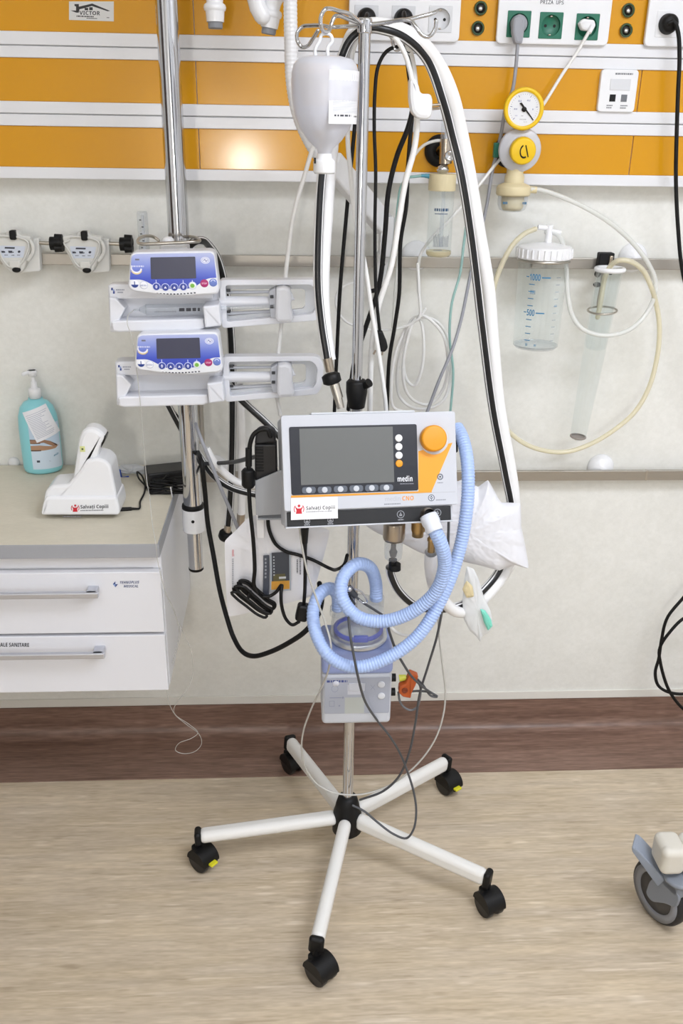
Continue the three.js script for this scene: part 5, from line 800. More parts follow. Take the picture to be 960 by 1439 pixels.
{ // document sleeve with cable bundle in front
  const ol = [[-0.1319,0.8559,0.555],[-0.1092,0.8799,0.555],[-0.0881,0.9037,0.555],[-0.062,0.9139,0.555],[0.0116,0.9,0.555],[0.0708,0.877,0.555],[0.0534,0.7939,0.555],[0.0352,0.7338,0.555],[-0.0461,0.7106,0.555],[-0.1291,0.6906,0.555],[-0.1331,0.7803,0.555]];
  const t = thing('document_sleeve', 'white plastic sleeve with printed leaflet hanging below the power brick', 'sleeve', [-0.0492,0.6895,0.555]);
  part(t, 'film', pillow(ol, 0.555, 0.007, 0.0006, 5, 80, 12), mat(0xf0f1f6, 0.3, { transmission: 0.1, thickness: 0 }));
  const tx = canvasTex(1024, 1024, (x) => {
    x.clearRect(0, 0, 1024, 1024); const T = (a, b) => [(a - 320) / 120 * 1024, (b - 745) / 115 * 1024];
    const R = (a, b, c, d, f) => { const p = T(a, b), q = T(c, d); x.fillStyle = f; x.fillRect(p[0], p[1], q[0] - p[0], q[1] - p[1]); };
    R(369, 779, 377.5, 836, '#4a4f5c'); R(378.5, 777, 408, 830, '#a9b2bc'); R(381, 776, 406, 816, '#3f444e'); R(383, 806, 400, 816, '#5f5a3c'); R(380.5, 816, 406, 828, '#d39a3c'); R(391, 810, 401, 813, '#c9cdd2');
    for (let i = 0; i < 7; i++) R(383, 781 + i * 4.2, 385, 783 + i * 4.2, '#b9bec6'); for (let i = 0; i < 6; i++) R(371, 783 + i * 5, 373.5, 786 + i * 5, '#9aa0aa');
    x.save(); x.translate(...T(326, 769)); x.rotate(Math.PI / 2); x.font = 'bold 34px sans-serif'; x.fillStyle = '#c23a44'; x.fillText('medi', 0, 0); x.fillStyle = '#a9abb2'; fineText(x, 110, 0, 420, 18); x.restore();
    x.save(); x.translate(...T(416.5, 787)); x.rotate(Math.PI / 2); x.font = '24px sans-serif'; x.fillStyle = '#686b74'; fineText(x, 0, 0, 170, 15); fineText(x, -30, -36, 220, 15); x.restore();
  });
  part(t, 'leaflet_print', quad([[-0.1249,0.8803,0.5655],[0.0388,0.8879,0.5655],[0.0393,0.7088,0.5655],[-0.1309,0.7014,0.5655]]), inkMat(tx));
  part(t, 'hanging_tab', slab([[-0.0684,0.9157,0.566],[-0.0549,0.9156,0.566],[-0.0557,0.8679,0.566],[-0.0694,0.868,0.566]], 0.566, 0.001, 0.0003), mat(0xf4f5f8, 0.2));
  const c = thing('cable_bundle', 'tied bundle of folded black cable in front of the plastic sleeve', 'cable', [-0.0803,0.7165,0.585]);
  for (let k = 0; k < 6; k++) {
    const w = k - 2.5;
    part(c, 'loop', tube([[-0.1123,0.7721,0.582],[-0.0985,0.7719,0.582],[-0.0782,0.7528,0.582],[-0.0564,0.7304,0.582],[-0.044,0.7207,0.582],[-0.0469,0.7127,0.582],[-0.0622,0.7193,0.582],[-0.0841,0.7387,0.582],[-0.1031,0.7563,0.582]].map((p, i) => [p[0] + w * 0.0032, p[1] + w * 0.0042 * (i < 5 ? 1 : 0.7), p[2] + 0.006 * Math.cos(k * 2.1)]), 0.0029, 8, 6, true), black);
  }
  part(c, 'tie', tube([[-0.0833,0.7634,0.587],[-0.0877,0.7525,0.587],[-0.0867,0.7399,0.587],[-0.0799,0.7335,0.587]], 0.0026, 8), blackSoft);
  const e = thing('machine_lead', 'black power lead with ferrite block plugged under the machine', 'cable', [0.0189,0.6995,0.6]);
  part(e, 'plug', merge([cyl([0.0216,0.9337,0.665], [0.0217,0.9002,0.66], 0.0075, 0.005), cyl([0.0217,0.9045,0.66], [0.0221,0.8783,0.65], 0.0045, 0.0035)]), black);
  part(e, 'lead', tube([[0.0221,0.8826,0.65],[0.0228,0.8317,0.63],[0.0223,0.7758,0.61],[0.0204,0.7393,0.6]], 0.0035, 8), black);
  part(e, 'ferrite', (() => { const p = [0.0176,0.7235,0.6]; return new RoundedBoxGeometry(0.024, 0.036, 0.022, 3, 0.006).rotateZ(-0.2).translate(...p); })(), black);
  part(e, 'tail', tube([[0.0106,0.7013,0.6],[-0.0021,0.695,0.6],[-0.0145,0.708,0.6],[-0.0226,0.7367,0.6],[-0.0237,0.7649,0.6],[-0.0223,0.7783,0.59],[-0.0335,0.7628,0.59],[-0.0475,0.7536,0.59],[-0.0585,0.7537,0.59]], 0.0034, 8), black);
  solo('black_lead', tube([[-0.0474,0.9143,0.57],[-0.047,0.8965,0.57],[-0.0432,0.8786,0.57],[-0.0326,0.8559,0.57],[-0.0135,0.8406,0.57],[0.0112,0.8327,0.57],[0.0389,0.8217,0.57],[0.0696,0.8043,0.57],[0.0885,0.7811,0.53],[0.1039,0.7822,0.51],[0.11,0.7981,0.5]], 0.0036, 8), black, 'black lead curving from the grey holder behind the pole', 'cable');
}
{ // wrapped package behind the machine and small mask bag
  const ol = [[0.1482,0.8426,0.44],[0.2176,0.8901,0.44],[0.2901,0.9134,0.44],[0.3474,0.9382,0.44],[0.381,0.9223,0.44],[0.4006,0.9364,0.44],[0.4175,0.9096,0.44],[0.4328,0.8872,0.44],[0.4719,0.8838,0.44],[0.4797,0.832,0.44],[0.4912,0.7907,0.44],[0.5041,0.7368,0.44],[0.4772,0.7438,0.44],[0.4412,0.7323,0.44],[0.3879,0.7464,0.44],[0.3212,0.7622,0.44],[0.2675,0.7745,0.44],[0.2135,0.8047,0.44],[0.168,0.8247,0.44]];
  const filmM = mat(0xf3f4f9, 0.35, { transmission: 0.12, thickness: 0 });
  const t = thing('wrapped_package', 'white plastic wrapped roll tucked behind the breathing machine', 'package', [0.3459,0.7334,0.44]);
  part(t, 'wrapper', pillow(ol, 0.44, 0.036, 0.0012, 2, 200, 36, 0.5), filmM);
  part(t, 'contents', pillow([[0.1602,0.8377,0.44],[0.218,0.879,0.44],[0.3053,0.9054,0.44],[0.3565,0.913,0.44],[0.4019,0.9001,0.44],[0.4178,0.8325,0.44],[0.4187,0.783,0.44],[0.4058,0.753,0.44],[0.3435,0.7704,0.44],[0.2821,0.7843,0.44],[0.2208,0.8095,0.44]], 0.44, 0.03, 0.001, 7, 80, 14, 0.5), mat(0xe3e4ec, 0.7));
  const m = [[0.3572,0.7697,0.5],[0.3724,0.763,0.5],[0.3828,0.7432,0.5],[0.3981,0.6997,0.5],[0.4161,0.6621,0.5],[0.4234,0.6276,0.5],[0.4169,0.6138,0.5],[0.4025,0.6018,0.5],[0.3988,0.5895,0.5],[0.3902,0.602,0.5],[0.3738,0.6179,0.5],[0.3597,0.6458,0.5],[0.3538,0.6884,0.5],[0.3537,0.7336,0.5]];
  const u = thing('mask_bag', 'small clear bag with green oxygen mask hanging under the package', 'bag', [0.3942,0.5896,0.5]);
  part(u, 'film', pillow(m, 0.5, 0.008, 0.0008, 4, 70, 12), mat(0xf4f6f7, 0.25, { transmission: 0.3, thickness: 0 }));
  part(u, 'mask_valve', pillow([[0.3898,0.6765,0.513],[0.4005,0.673,0.513],[0.4142,0.6524,0.513],[0.4186,0.6352,0.513],[0.4103,0.625,0.513],[0.3996,0.6458,0.513]], 0.513, 0.005, 0.0006, 6, 30, 8), mat(0x7fd8c2, 0.4), 'green plastic');
  part(u, 'mask_strap', pillow([[0.3495,0.7228,0.511],[0.3571,0.7425,0.511],[0.3699,0.7292,0.511],[0.3745,0.7059,0.511],[0.3598,0.7027,0.511]], 0.511, 0.004, 0.0004, 8, 30, 6), mat(0xd9caa0, 0.6));
}
{ // heated humidifier on the stand
  const F = [[0.0574,0.6173,0.6],[0.2004,0.6265,0.6],[0.2095,0.4646,0.6],[0.0615,0.4518,0.6]], top = [0.1317,0.613,0.56];
  const t = thing('heated_humidifier', 'grey humidifier heater with lavender top clamped low on the stand', 'humidifier', [0.1375,0.4209,0.56]);
  const hx0 = F[0][0], hx1 = F[1][0], yb = [0.134,0.4556,0.6][1], ym = [0.1312,0.579,0.6][1], ys = [0.13,0.6343,0.6][1];
  const grey = mat(0xc4c8d0, 0.45), lav = mat(0x93a1d0, 0.45);
  part(t, 'housing', boxMM(hx0, yb, 0.5, hx1, ym, 0.6, 0.009), grey);
  part(t, 'heater_top', merge([boxMM(hx0 - 0.001, ym - 0.002, 0.49, hx1 + 0.001, ys, 0.602, 0.01)]), lav, 'lavender heater rim');
  const fx = [hx0 + 0.005, [0.1333,0.4839,0.6][1], hx1 - 0.004, [0.1314,0.5705,0.6][1]];
  const tx = canvasTex(768, 440, (x) => {
    x.fillStyle = '#a6abb8'; x.fillRect(0, 0, 768, 440); x.fillStyle = '#3d4a86'; x.font = 'bold 42px sans-serif'; fineText(x, 26, 52, 240, 26);
    x.fillStyle = '#c7cad4'; x.fillRect(270, 84, 180, 120); x.fillStyle = '#b4b9b6'; x.fillRect(240, 240, 230, 200); x.strokeStyle = '#8a90a6'; x.lineWidth = 5; x.beginPath(); x.arc(120, 130, 38, 0, 7); x.stroke(); x.strokeRect(60, 280, 56, 66); x.beginPath(); x.moveTo(540, 90); x.lineTo(590, 150); x.moveTo(590, 90); x.lineTo(540, 150); x.stroke(); x.fillStyle = '#8a90a6'; x.fillRect(60, 236, 140, 10); x.beginPath(); x.arc(216, 240, 12, 0, 7); x.fill(); x.beginPath(); x.arc(176, 340, 10, 0, 7); x.fill();
  });
  part(t, 'control_panel', uvBox(slab(rshape(...fx, 0.003), 0.6012, 0.0022, 0.0005), ...fx), printMat(tx, 0.45), 'grey printed control panel');
  part(t, 'display', box((fx[0] + fx[2]) / 2 - 0.001, fx[3] - 0.022, 0.6012, 0.034, 0.019, 0.0024, 0.0008), mat(0xc3c7d0, 0.2));
  for (const p of [[0.1782,0.5539,0.602],[0.1791,0.5263,0.602]]) part(t, 'button', latheZ([[0.0075, 0], [0.0075, 0.002], [0.006, 0.003], [0, 0.0033]], [p[0], p[1], 0.6005], 24), mat(0xd4d7dd, 0.4));
  { const p = [0.0852,0.5574,0.602]; part(t, 'button', latheZ([[0.0065, 0], [0.0065, 0.0018], [0, 0.003]], [p[0], p[1], 0.6005], 24), mat(0xc9ccd6, 0.4)); }
  part(t, 'pole_clamp', boxMM(HX - 0.024, yb + 0.04, HZ + 0.0122, HX + 0.024, yb + 0.11, 0.502, 0.003), darkGrey);
  for (const p of [[0.2122,0.5428,0.56],[0.2136,0.5076,0.56]]) part(t, 'side_socket', cyl([hx1 - 0.003, p[1], 0.56], [hx1 + 0.012, p[1], 0.56], 0.0085), black);
  // chamber
  const c = [[0.1326,0.6069,0.55][0], ys + 0.0003, 0.548];
  const k = thing('humidifier_chamber', 'clear dome water chamber with blue float sitting on the heater', 'chamber', c);
  part(k, 'base_plate', lathe([[0, 0], [0.058, 0], [0.0595, 0.003], [0.0585, 0.011], [0.055, 0.0125], [0, 0.0125]], c, 48), mat(0xcdd1d6, 0.25, { metalness: 0.6 }));
  part(k, 'dome', lathe([[0.0565, 0.012], [0.0565, 0.03], [0.054, 0.05], [0.049, 0.068], [0.043, 0.078], [0.03, 0.084], [0, 0.086]], c, 48), clearSoft);
  part(k, 'float_ring', lathe([[0.045, 0.016], [0.0505, 0.017], [0.051, 0.023], [0.045, 0.0245]], c, 48), mat(0x1c41bd, 0.4), 'blue float ring');
  part(k, 'float_block', box(c[0] + 0.002, c[1] + 0.0225, c[2] + 0.046, 0.03, 0.014, 0.01, 0.003), mat(0x1c41bd, 0.4));
  const pr = [0.1664,0.7283,0.56], pl = [0.0895,0.7067,0.56];
  part(k, 'outlet_port', lathe([[0.0165, c[1] + 0.07 - pr[1]], [0.016, 0.004], [0.0155, 0.006], [0.0128, 0.006]], pr, 28), clearSoft);
  part(k, 'inlet_port', lathe([[0.0165, c[1] + 0.06 - pl[1]], [0.016, 0.004], [0.0155, 0.006], [0.0128, 0.006]], pl, 28), clearSoft);
}

// ---------------------------------------------------------------- hoses
const hoseBlue = mat(0xabc2ee, 0.35);
{
  const pA = [[0.2423,0.9615,0.688],[0.249,0.9474,0.7],[0.265,0.9138,0.7],[0.2758,0.8662,0.69],[0.2636,0.8069,0.68],[0.2205,0.7583,0.67],[0.1683,0.7349,0.66],[0.1214,0.7407,0.65],[0.0928,0.7756,0.64],[0.0948,0.8078,0.62],[0.1215,0.8263,0.6],[0.1483,0.81,0.58],[0.1636,0.7679,0.562],[0.1664,0.7267,0.56]];
  const t = thing('breathing_hose', 'ribbed blue breathing hose looping from machine outlet to chamber', 'hose', pA[6], 'ribbed blue breathing hoses');
  part(t, 'hose', ribbed(pA.slice(1), 0.0118, 0.0058, 0.0013), hoseBlue);
  part(t, 'cuff', (() => { const a = V(pA[0]), b = V(pA[1]), d = b.clone().sub(a).normalize(); return latheDir([[0.0105, -0.005], [0.0155, -0.004], [0.0165, 0.003], [0.0165, 0.012], [0.015, 0.014], [0.0155, 0.026], [0.0135, 0.029]], pA[0], d.toArray()); })(), mat(0xdfe4ee, 0.3), 'pale grey end cuff');
  const pB = [[0.317,1.0699,0.5],[0.3237,1.0568,0.53],[0.3284,1.0223,0.57],[0.3277,0.9551,0.6],[0.3153,0.8657,0.62],[0.283,0.7816,0.65],[0.2339,0.7039,0.67],[0.1664,0.6579,0.678],[0.112,0.6461,0.678],[0.0686,0.6625,0.665],[0.0445,0.6954,0.64],[0.0381,0.7316,0.615],[0.051,0.7597,0.595],[0.0726,0.7615,0.575],[0.0875,0.7401,0.562],[0.0895,0.705,0.56]];
  const u = thing('breathing_hose', 'ribbed blue breathing hose hanging in a wide arc beside the machine', 'hose', pB[8], 'ribbed blue breathing hoses');
  part(u, 'hose', ribbed(pB, 0.0115, 0.0058, 0.0013), hoseBlue);
}
const stripeTex = (bands) => { const t = canvasTex(8, 256, (x) => { bands.forEach(([a, b, c]) => { x.fillStyle = c; x.fillRect(0, a * 256, 8, (b - a) * 256 + 1); }); }); t.wrapS = t.wrapT = THREE.RepeatWrapping; return t; };
const stripeM = mat(0xffffff, 0.35, { map: stripeTex([[0, 0.3, '#ececec'], [0.3, 0.34, '#17181a'], [0.34, 0.4, '#ececec'], [0.4, 0.62, '#0e0f12'], [0.62, 1, '#ececec']]) });
function hose(pts, r) {   // tube whose print line keeps facing the room
  const c = curve(pts), n = Math.min(300, pts.length * 12), J = 24, pos = [], nor = [], uv = [], idx = [];
  let last = new THREE.Vector3(0, 0, 1);
  for (let i = 0; i <= n; i++) {
    const p = c.getPoint(i / n), T = c.getTangent(i / n), N = new THREE.Vector3(0, 0, 1);
    N.addScaledVector(T, -N.dot(T)); if (N.length() < 0.2) N.copy(last); N.normalize(); last = N.clone();
    const B = new THREE.Vector3().crossVectors(N, T).normalize();
    for (let j = 0; j <= J; j++) { const a = j / J * Math.PI * 2, x = -Math.cos(a), y = -Math.sin(a), d = N.clone().multiplyScalar(x).addScaledVector(B, y); pos.push(p.x + d.x * r, p.y + d.y * r, p.z + d.z * r); nor.push(d.x, d.y, d.z); uv.push(i / n, j / J); }
  }
  for (let i = 0; i < n; i++) for (let j = 0; j < J; j++) { const a = i * (J + 1) + j, b = a + J + 1; idx.push(a, b, a + 1, b, b + 1, a + 1); }
  const g = new THREE.BufferGeometry(); g.setAttribute('position', new THREE.Float32BufferAttribute(pos, 3)); g.setAttribute('normal', new THREE.Float32BufferAttribute(nor, 3)); g.setAttribute('uv', new THREE.Float32BufferAttribute(uv, 2)); g.setIndex(idx); return g;
}
{
  // long pair draped over the hooks and round to the machine
  const A = [[0.1863,0.8196,0.6],[0.1894,0.8007,0.59],[0.2087,0.754,0.57],[0.2445,0.7105,0.55],[0.285,0.6874,0.53],[0.3351,0.6751,0.5],[0.3731,0.679,0.48],[0.4115,0.6934,0.45],[0.4463,0.7223,0.42],[0.4659,0.7808,0.4],[0.4662,0.8476,0.4],[0.4428,0.9415,0.4],[0.4062,1.0788,0.4],[0.3716,1.2462,0.4],[0.3407,1.4032,0.4],[0.3124,1.5226,0.4],[0.2928,1.5828,0.4],[0.2695,1.6444,0.41],[0.2368,1.7088,0.42],[0.196,1.7394,0.44],[0.1579,1.7502,0.455],[0.128,1.7517,0.455],[0.1009,1.7343,0.455],[0.0826,1.6923,0.45],[0.0712,1.6313,0.45],[0.0619,1.5685,0.45],[0.0544,1.5162,0.46],[0.0496,1.4329,0.47],[0.0485,1.3345,0.48],[0.0551,1.2654,0.49],[0.0658,1.2014,0.5]];
  const t = thing('gas_hose', 'black and white striped gas hose draped over the stand hooks', 'hose', A[4]);
  part(t, 'hose', hose(A, 0.0084), stripeM);
  part(t, 'ferrule', cyl([0.0658,1.2041,0.5], [0.0713,1.179,0.502], 0.009, 0.0085), nickel);
  part(t, 'coupling', (() => { const p = V([0.0712,1.1766,0.503]), q = V([0.0821,1.1348,0.51]), d = q.clone().sub(p).normalize(); return latheDir([[0, 0], [0.0105, 0], [0.0175, 0.004], [0.0175, 0.018], [0.0105, 0.022], [0, 0.022]], p.toArray(), d.toArray(), 14); })(), black, 'black ribbed coupling');
  part(t, 'tail_fitting', merge([cyl([0.0792,1.1562,0.508], [0.0872,1.1307,0.515], 0.0095, 0.009), cyl([0.0859,1.1332,0.514], [0.0913,1.1128,0.52], 0.0075, 0.007)]), steel);
  const B = [[0.261,0.8612,0.622],[0.2649,0.8218,0.6],[0.2828,0.7542,0.56],[0.3091,0.7037,0.53],[0.3479,0.663,0.5],[0.3909,0.654,0.46],[0.4364,0.6843,0.43],[0.4712,0.7207,0.4],[0.4825,0.7907,0.385],[0.4734,0.8742,0.385],[0.4555,0.9551,0.385],[0.4244,1.0744,0.385],[0.4001,1.2108,0.385],[0.3835,1.3124,0.385],[0.3556,1.4237,0.385],[0.3292,1.5283,0.385],[0.3093,1.5949,0.39],[0.2884,1.653,0.4],[0.2599,1.7009,0.41],[0.2224,1.7367,0.425],[0.179,1.7545,0.435],[0.135,1.7574,0.44],[0.108,1.7445,0.435],[0.0955,1.71,0.43],[0.0841,1.6545,0.43],[0.075,1.5858,0.43],[0.0693,1.5269,0.43],[0.0643,1.4552,0.445],[0.0594,1.3817,0.455],[0.0582,1.3069,0.468],[0.0635,1.244,0.482],[0.0701,1.1982,0.492]];
  const u = thing('gas_hose', 'plain white gas hose draped over the stand hooks', 'hose', B[4]);
  part(u, 'hose', hose(B, 0.0122), hoseWhite);
  // short wall-side hoses left of the machine
  const C1 = [[-0.2156,1.3601,0.215],[-0.1992,1.3769,0.225],[-0.184,1.3785,0.2],[-0.1712,1.3599,0.15],[-0.1602,1.3297,0.11],[-0.1501,1.2856,0.1],[-0.14,1.2106,0.1],[-0.1367,1.1135,0.1],[-0.1388,0.9956,0.1],[-0.1449,0.8543,0.1],[-0.1539,0.7341,0.1],[-0.1588,0.6904,0.1]];
  const v = thing('gas_hose', 'striped gas hose hanging straight behind the syringe pumps', 'hose', C1[11]);
  part(v, 'hose', hose(C1, 0.0095), stripeM);
  part(v, 'coupling', merge([cyl([-0.1587,0.6942,0.1], [-0.163,0.6712,0.1], 0.009), ]), nickel); part(v, 'nut', (() => { const p = [-0.1667,0.6635,0.1]; return latheDir([[0, -0.012], [0.014, -0.012], [0.0175, -0.006], [0.0175, 0.006], [0.013, 0.012], [0, 0.012]], p, [0.35, 1, 0.25], 14); })(), black, 'black nut');
  const D1 = [[-0.1212,1.0521,0.12],[-0.1194,1.0014,0.12],[-0.12,0.8615,0.12],[-0.1257,0.7141,0.12]];
  const w = thing('gas_hose', 'white gas hose hanging straight with metal end sleeve', 'hose', D1[3]);
  part(w, 'hose', hose(D1, 0.0095), hoseWhite); part(w, 'sleeve', cyl([-0.1256,0.7292,0.12], [-0.1282,0.6875,0.12], 0.0102), nickel);
  const E1 = [[-0.171,0.9184,0.3],[-0.1534,0.8969,0.3],[-0.1264,0.8735,0.3],[-0.0987,0.8617,0.3],[-0.0611,0.8604,0.31],[0.0134,0.8713,0.33],[0.0897,0.9077,0.34]];
  const E2 = [[-0.2802,1.0411,0.2],[-0.2622,1.0002,0.2],[-0.238,0.9502,0.2],[-0.2091,0.9148,0.22],[-0.1756,0.882,0.26],[-0.14,0.8644,0.285],[-0.102,0.8566,0.3],[-0.0612,0.8537,0.31],[0.0134,0.8679,0.33],[0.0897,0.9077,0.34]];
  const y1 = thing('gas_hose', 'striped gas hose sagging from under the pumps to the grey holder', 'hose', E2[7]);
  part(y1, 'hose', hose(E2, 0.0075), stripeM);
  const F1 = [[-0.157,1.1255,0.28],[-0.1213,1.0763,0.28],[-0.0915,1.048,0.29],[-0.0615,1.0227,0.3],[-0.0345,0.9973,0.31],[-0.0014,0.9689,0.33],[0.0438,0.9403,0.34]];
  const y2 = thing('gas_hose', 'striped gas hose slanting behind the left top corner of the machine', 'hose', F1[3]);
  part(y2, 'hose', hose(F1, 0.0085), stripeM);
  const G1 = [[-0.1876,0.9488,0.27],[-0.1733,0.9191,0.27],[-0.1509,0.8923,0.27],[-0.1203,0.8686,0.27],[-0.0937,0.8617,0.27],[-0.0495,0.8615,0.27]];
  solo('white_hose', hose(G1, 0.008), hoseWhite, 'short white hose curving above the sagging striped hose', 'hose');
}
// ---------------------------------------------------------------- power cords
function roundPlug(t, at, m) { part(t, 'plug', latheZ([[0.0185, 0.003], [0.019, 0.012], [0.0175, 0.03], [0.013, 0.038], [0, 0.04]], [at[0], at[1], PZ], 32), m); }
{
  const p1 = [0.157,1.8048,0.06], p2 = [0.2332,1.8051,0.06];
  let t = thing('power_cable', 'black cord from the first generator socket running behind the pole', 'cord', p1, 'black plugs in the generator socket plate');
  roundPlug(t, p1, black); part(t, 'cable', tube([[0.1549,1.8046,0.088],[0.1545,1.8075,0.11],[0.1487,1.7796,0.14],[0.1417,1.7162,0.14],[0.1302,1.5773,0.14],[0.1181,1.4301,0.14],[0.1067,1.2706,0.14],[0.101,1.1122,0.14],[0.0976,0.9937,0.14]], 0.0042, 8), black);
  t = thing('power_cable', 'black cord from the second generator socket hanging straight down', 'cord', p2, 'black plugs in the generator socket plate');
  roundPlug(t, p2, black); part(t, 'cable', tube([[0.23,1.8061,0.088],[0.2287,1.8115,0.11],[0.2295,1.7545,0.16],[0.2418,1.6921,0.14],[0.2491,1.6263,0.14],[0.2471,1.5722,0.14],[0.2451,1.5168,0.14],[0.2452,1.4459,0.14],[0.236,1.3728,0.14],[0.2373,1.2622,0.14],[0.2305,1.1932,0.14],[0.2206,1.1125,0.14],[0.2198,0.9936,0.14]], 0.0044, 8), black);
  t = thing('power_cable', 'thin black cord looped over stand hook with flat plug at its end', 'cord', [0.1754,1.2036,0.42]);
  part(t, 'cable', tube([[0.2053,1.7215,0.42],[0.1902,1.7278,0.42],[0.1744,1.7253,0.42],[0.1624,1.7163,0.42],[0.1519,1.6951,0.42],[0.1481,1.6558,0.42],[0.1486,1.5985,0.42],[0.1532,1.5276,0.42],[0.1548,1.429,0.42],[0.1592,1.3258,0.42],[0.1649,1.2724,0.42],[0.1701,1.2369,0.42]], 0.0032, 8), black);
  part(t, 'plug', (() => { const g = slab(rpoly([[0.1646,1.2396,0.42],[0.1742,1.2397,0.42],[0.1831,1.2204,0.42],[0.1864,1.2065,0.42],[0.1811,1.1981,0.42],[0.1686,1.1994,0.42],[0.1625,1.2147,0.42]], 0.004), 0.428, 0.016, 0.004); return g; })(), black);
  part(t, 'pins', merge([cyl([0.163,1.2008,0.42], [0.159,1.1924,0.42], 0.002), cyl([0.1769,1.1995,0.42], [0.1758,1.191,0.42], 0.002)]), nickel);
  t = thing('power_cable', 'black cord slanting down leftwards behind the pole', 'cord', [0.1508,1.2162,0.3]);
  part(t, 'cable', tube([[0.1999,1.7323,0.42],[0.209,1.6916,0.4],[0.2229,1.6353,0.36],[0.2165,1.6018,0.36],[0.1975,1.5516,0.36],[0.1838,1.489,0.36],[0.1797,1.4103,0.36],[0.1717,1.3165,0.36],[0.146,1.2286,0.36],[0.1261,1.1608,0.36],[0.1163,1.064,0.36]], 0.0048, 8), blackSoft);
  // grey, white and right black cords
  const g1 = [0.4732,1.8008,0.06], g3 = [0.6172,1.7984,0.06], r1 = [0.7865,1.807,0.06];
  t = thing('power_cable', 'grey cord plugged into the first green socket', 'cord', g1);
  part(t, 'plug', merge([latheZ([[0.0175, 0.004], [0.0175, 0.014], [0.014, 0.02], [0, 0.021]], [g1[0], g1[1], PZ]), slab(rpoly([[0.4549,1.8084,0.085],[0.4648,1.8124,0.085],[0.4769,1.8088,0.085],[0.4807,1.7844,0.085],[0.4784,1.7622,0.085],[0.4635,1.7619,0.085],[0.4556,1.7839,0.085]], 0.005), 0.088, 0.022, 0.005)]), mat(0x9d9fa6, 0.45));
  part(t, 'cable', tube([[0.4701,1.7677,0.08],[0.4701,1.7519,0.08],[0.4701,1.7188,0.08],[0.4666,1.6743,0.08],[0.4556,1.644,0.08],[0.4505,1.5953,0.08],[0.4445,1.557,0.08],[0.4369,1.5168,0.08],[0.4311,1.4507,0.08],[0.4225,1.3982,0.08],[0.4016,1.3037,0.1],[0.3825,1.2012,0.12],[0.3636,1.1407,0.14],[0.332,1.0743,0.17],[0.3038,1.0082,0.2]], 0.0038, 8), cableGrey);
  part(t, 'clip', (() => { const p = [0.4404,1.5585,0.084]; return box(p[0], p[1], p[2], 0.011, 0.03, 0.012, 0.002); })(), green, 'green clip');
  t = thing('power_cable', 'white cord plugged into the third green socket', 'cord', g3);
  part(t, 'plug', merge([slab(rpoly([[0.5941,1.8039,0.08],[0.602,1.8118,0.08],[0.626,1.8097,0.08],[0.6303,1.7995,0.08],[0.6227,1.7889,0.08],[0.6015,1.7911,0.08]], 0.004), 0.082, 0.02, 0.005), cyl([0.6216,1.798,0.08], [0.6156,1.7857,0.085], 0.0058, 0.0045)]), whiteGloss);
  part(t, 'cable', tube([[0.6153,1.7883,0.085],[0.5973,1.7517,0.08],[0.5692,1.7071,0.08],[0.5371,1.6522,0.08],[0.5127,1.6144,0.07],[0.4795,1.5672,0.065],[0.4464,1.5342,0.08],[0.4028,1.484,0.1],[0.3684,1.4412,0.1],[0.3379,1.4043,0.09],[0.311,1.3728,0.08],[0.293,1.3395,0.06],[0.2854,1.3109,0.08],[0.288,1.2573,0.08]], 0.0035, 8), cableWhite);
  t = thing('power_cable', 'thick black cord hanging from the socket beside the earth terminals and looping low', 'cord', r1);
  part(t, 'plug', latheZ([[0.0195, 0.003], [0.02, 0.012], [0.018, 0.026], [0.013, 0.033], [0, 0.035]], [r1[0], r1[1], PZ], 32), black);
  part(t, 'cable', tube([[0.7788,1.8056,0.088],[0.7879,1.8094,0.09],[0.8,1.7902,0.09],[0.8105,1.7443,0.09],[0.8184,1.6771,0.09],[0.8288,1.5939,0.09],[0.8411,1.5078,0.09],[0.8628,1.4036,0.09],[0.8908,1.3028,0.09],[0.956,1.165,0.09],[1.0431,0.9387,0.09],[1.0805,0.712,0.09],[1.0754,0.5507,0.09],[1.0316,0.4716,0.09],[0.9956,0.4077,0.09],[0.9903,0.3421,0.09],[0.9918,0.2818,0.09],[0.9888,0.2364,0.09],[1.0032,0.1947,0.09],[1.0326,0.1732,0.09],[1.0822,0.1652,0.09],[1.1349,0.1875,0.09],[1.1388,0.2792,0.09],[1.0878,0.402,0.09],[1.0477,0.4091,0.09],[1.0071,0.3595,0.09],[0.9892,0.311,0.09],[0.9975,0.2704,0.09],[1.03,0.1895,0.09],[1.0618,0.1421,0.09],[1.0982,0.1058,0.09],[1.1784,0.0559,0.09]], 0.0044, 8), black);
}
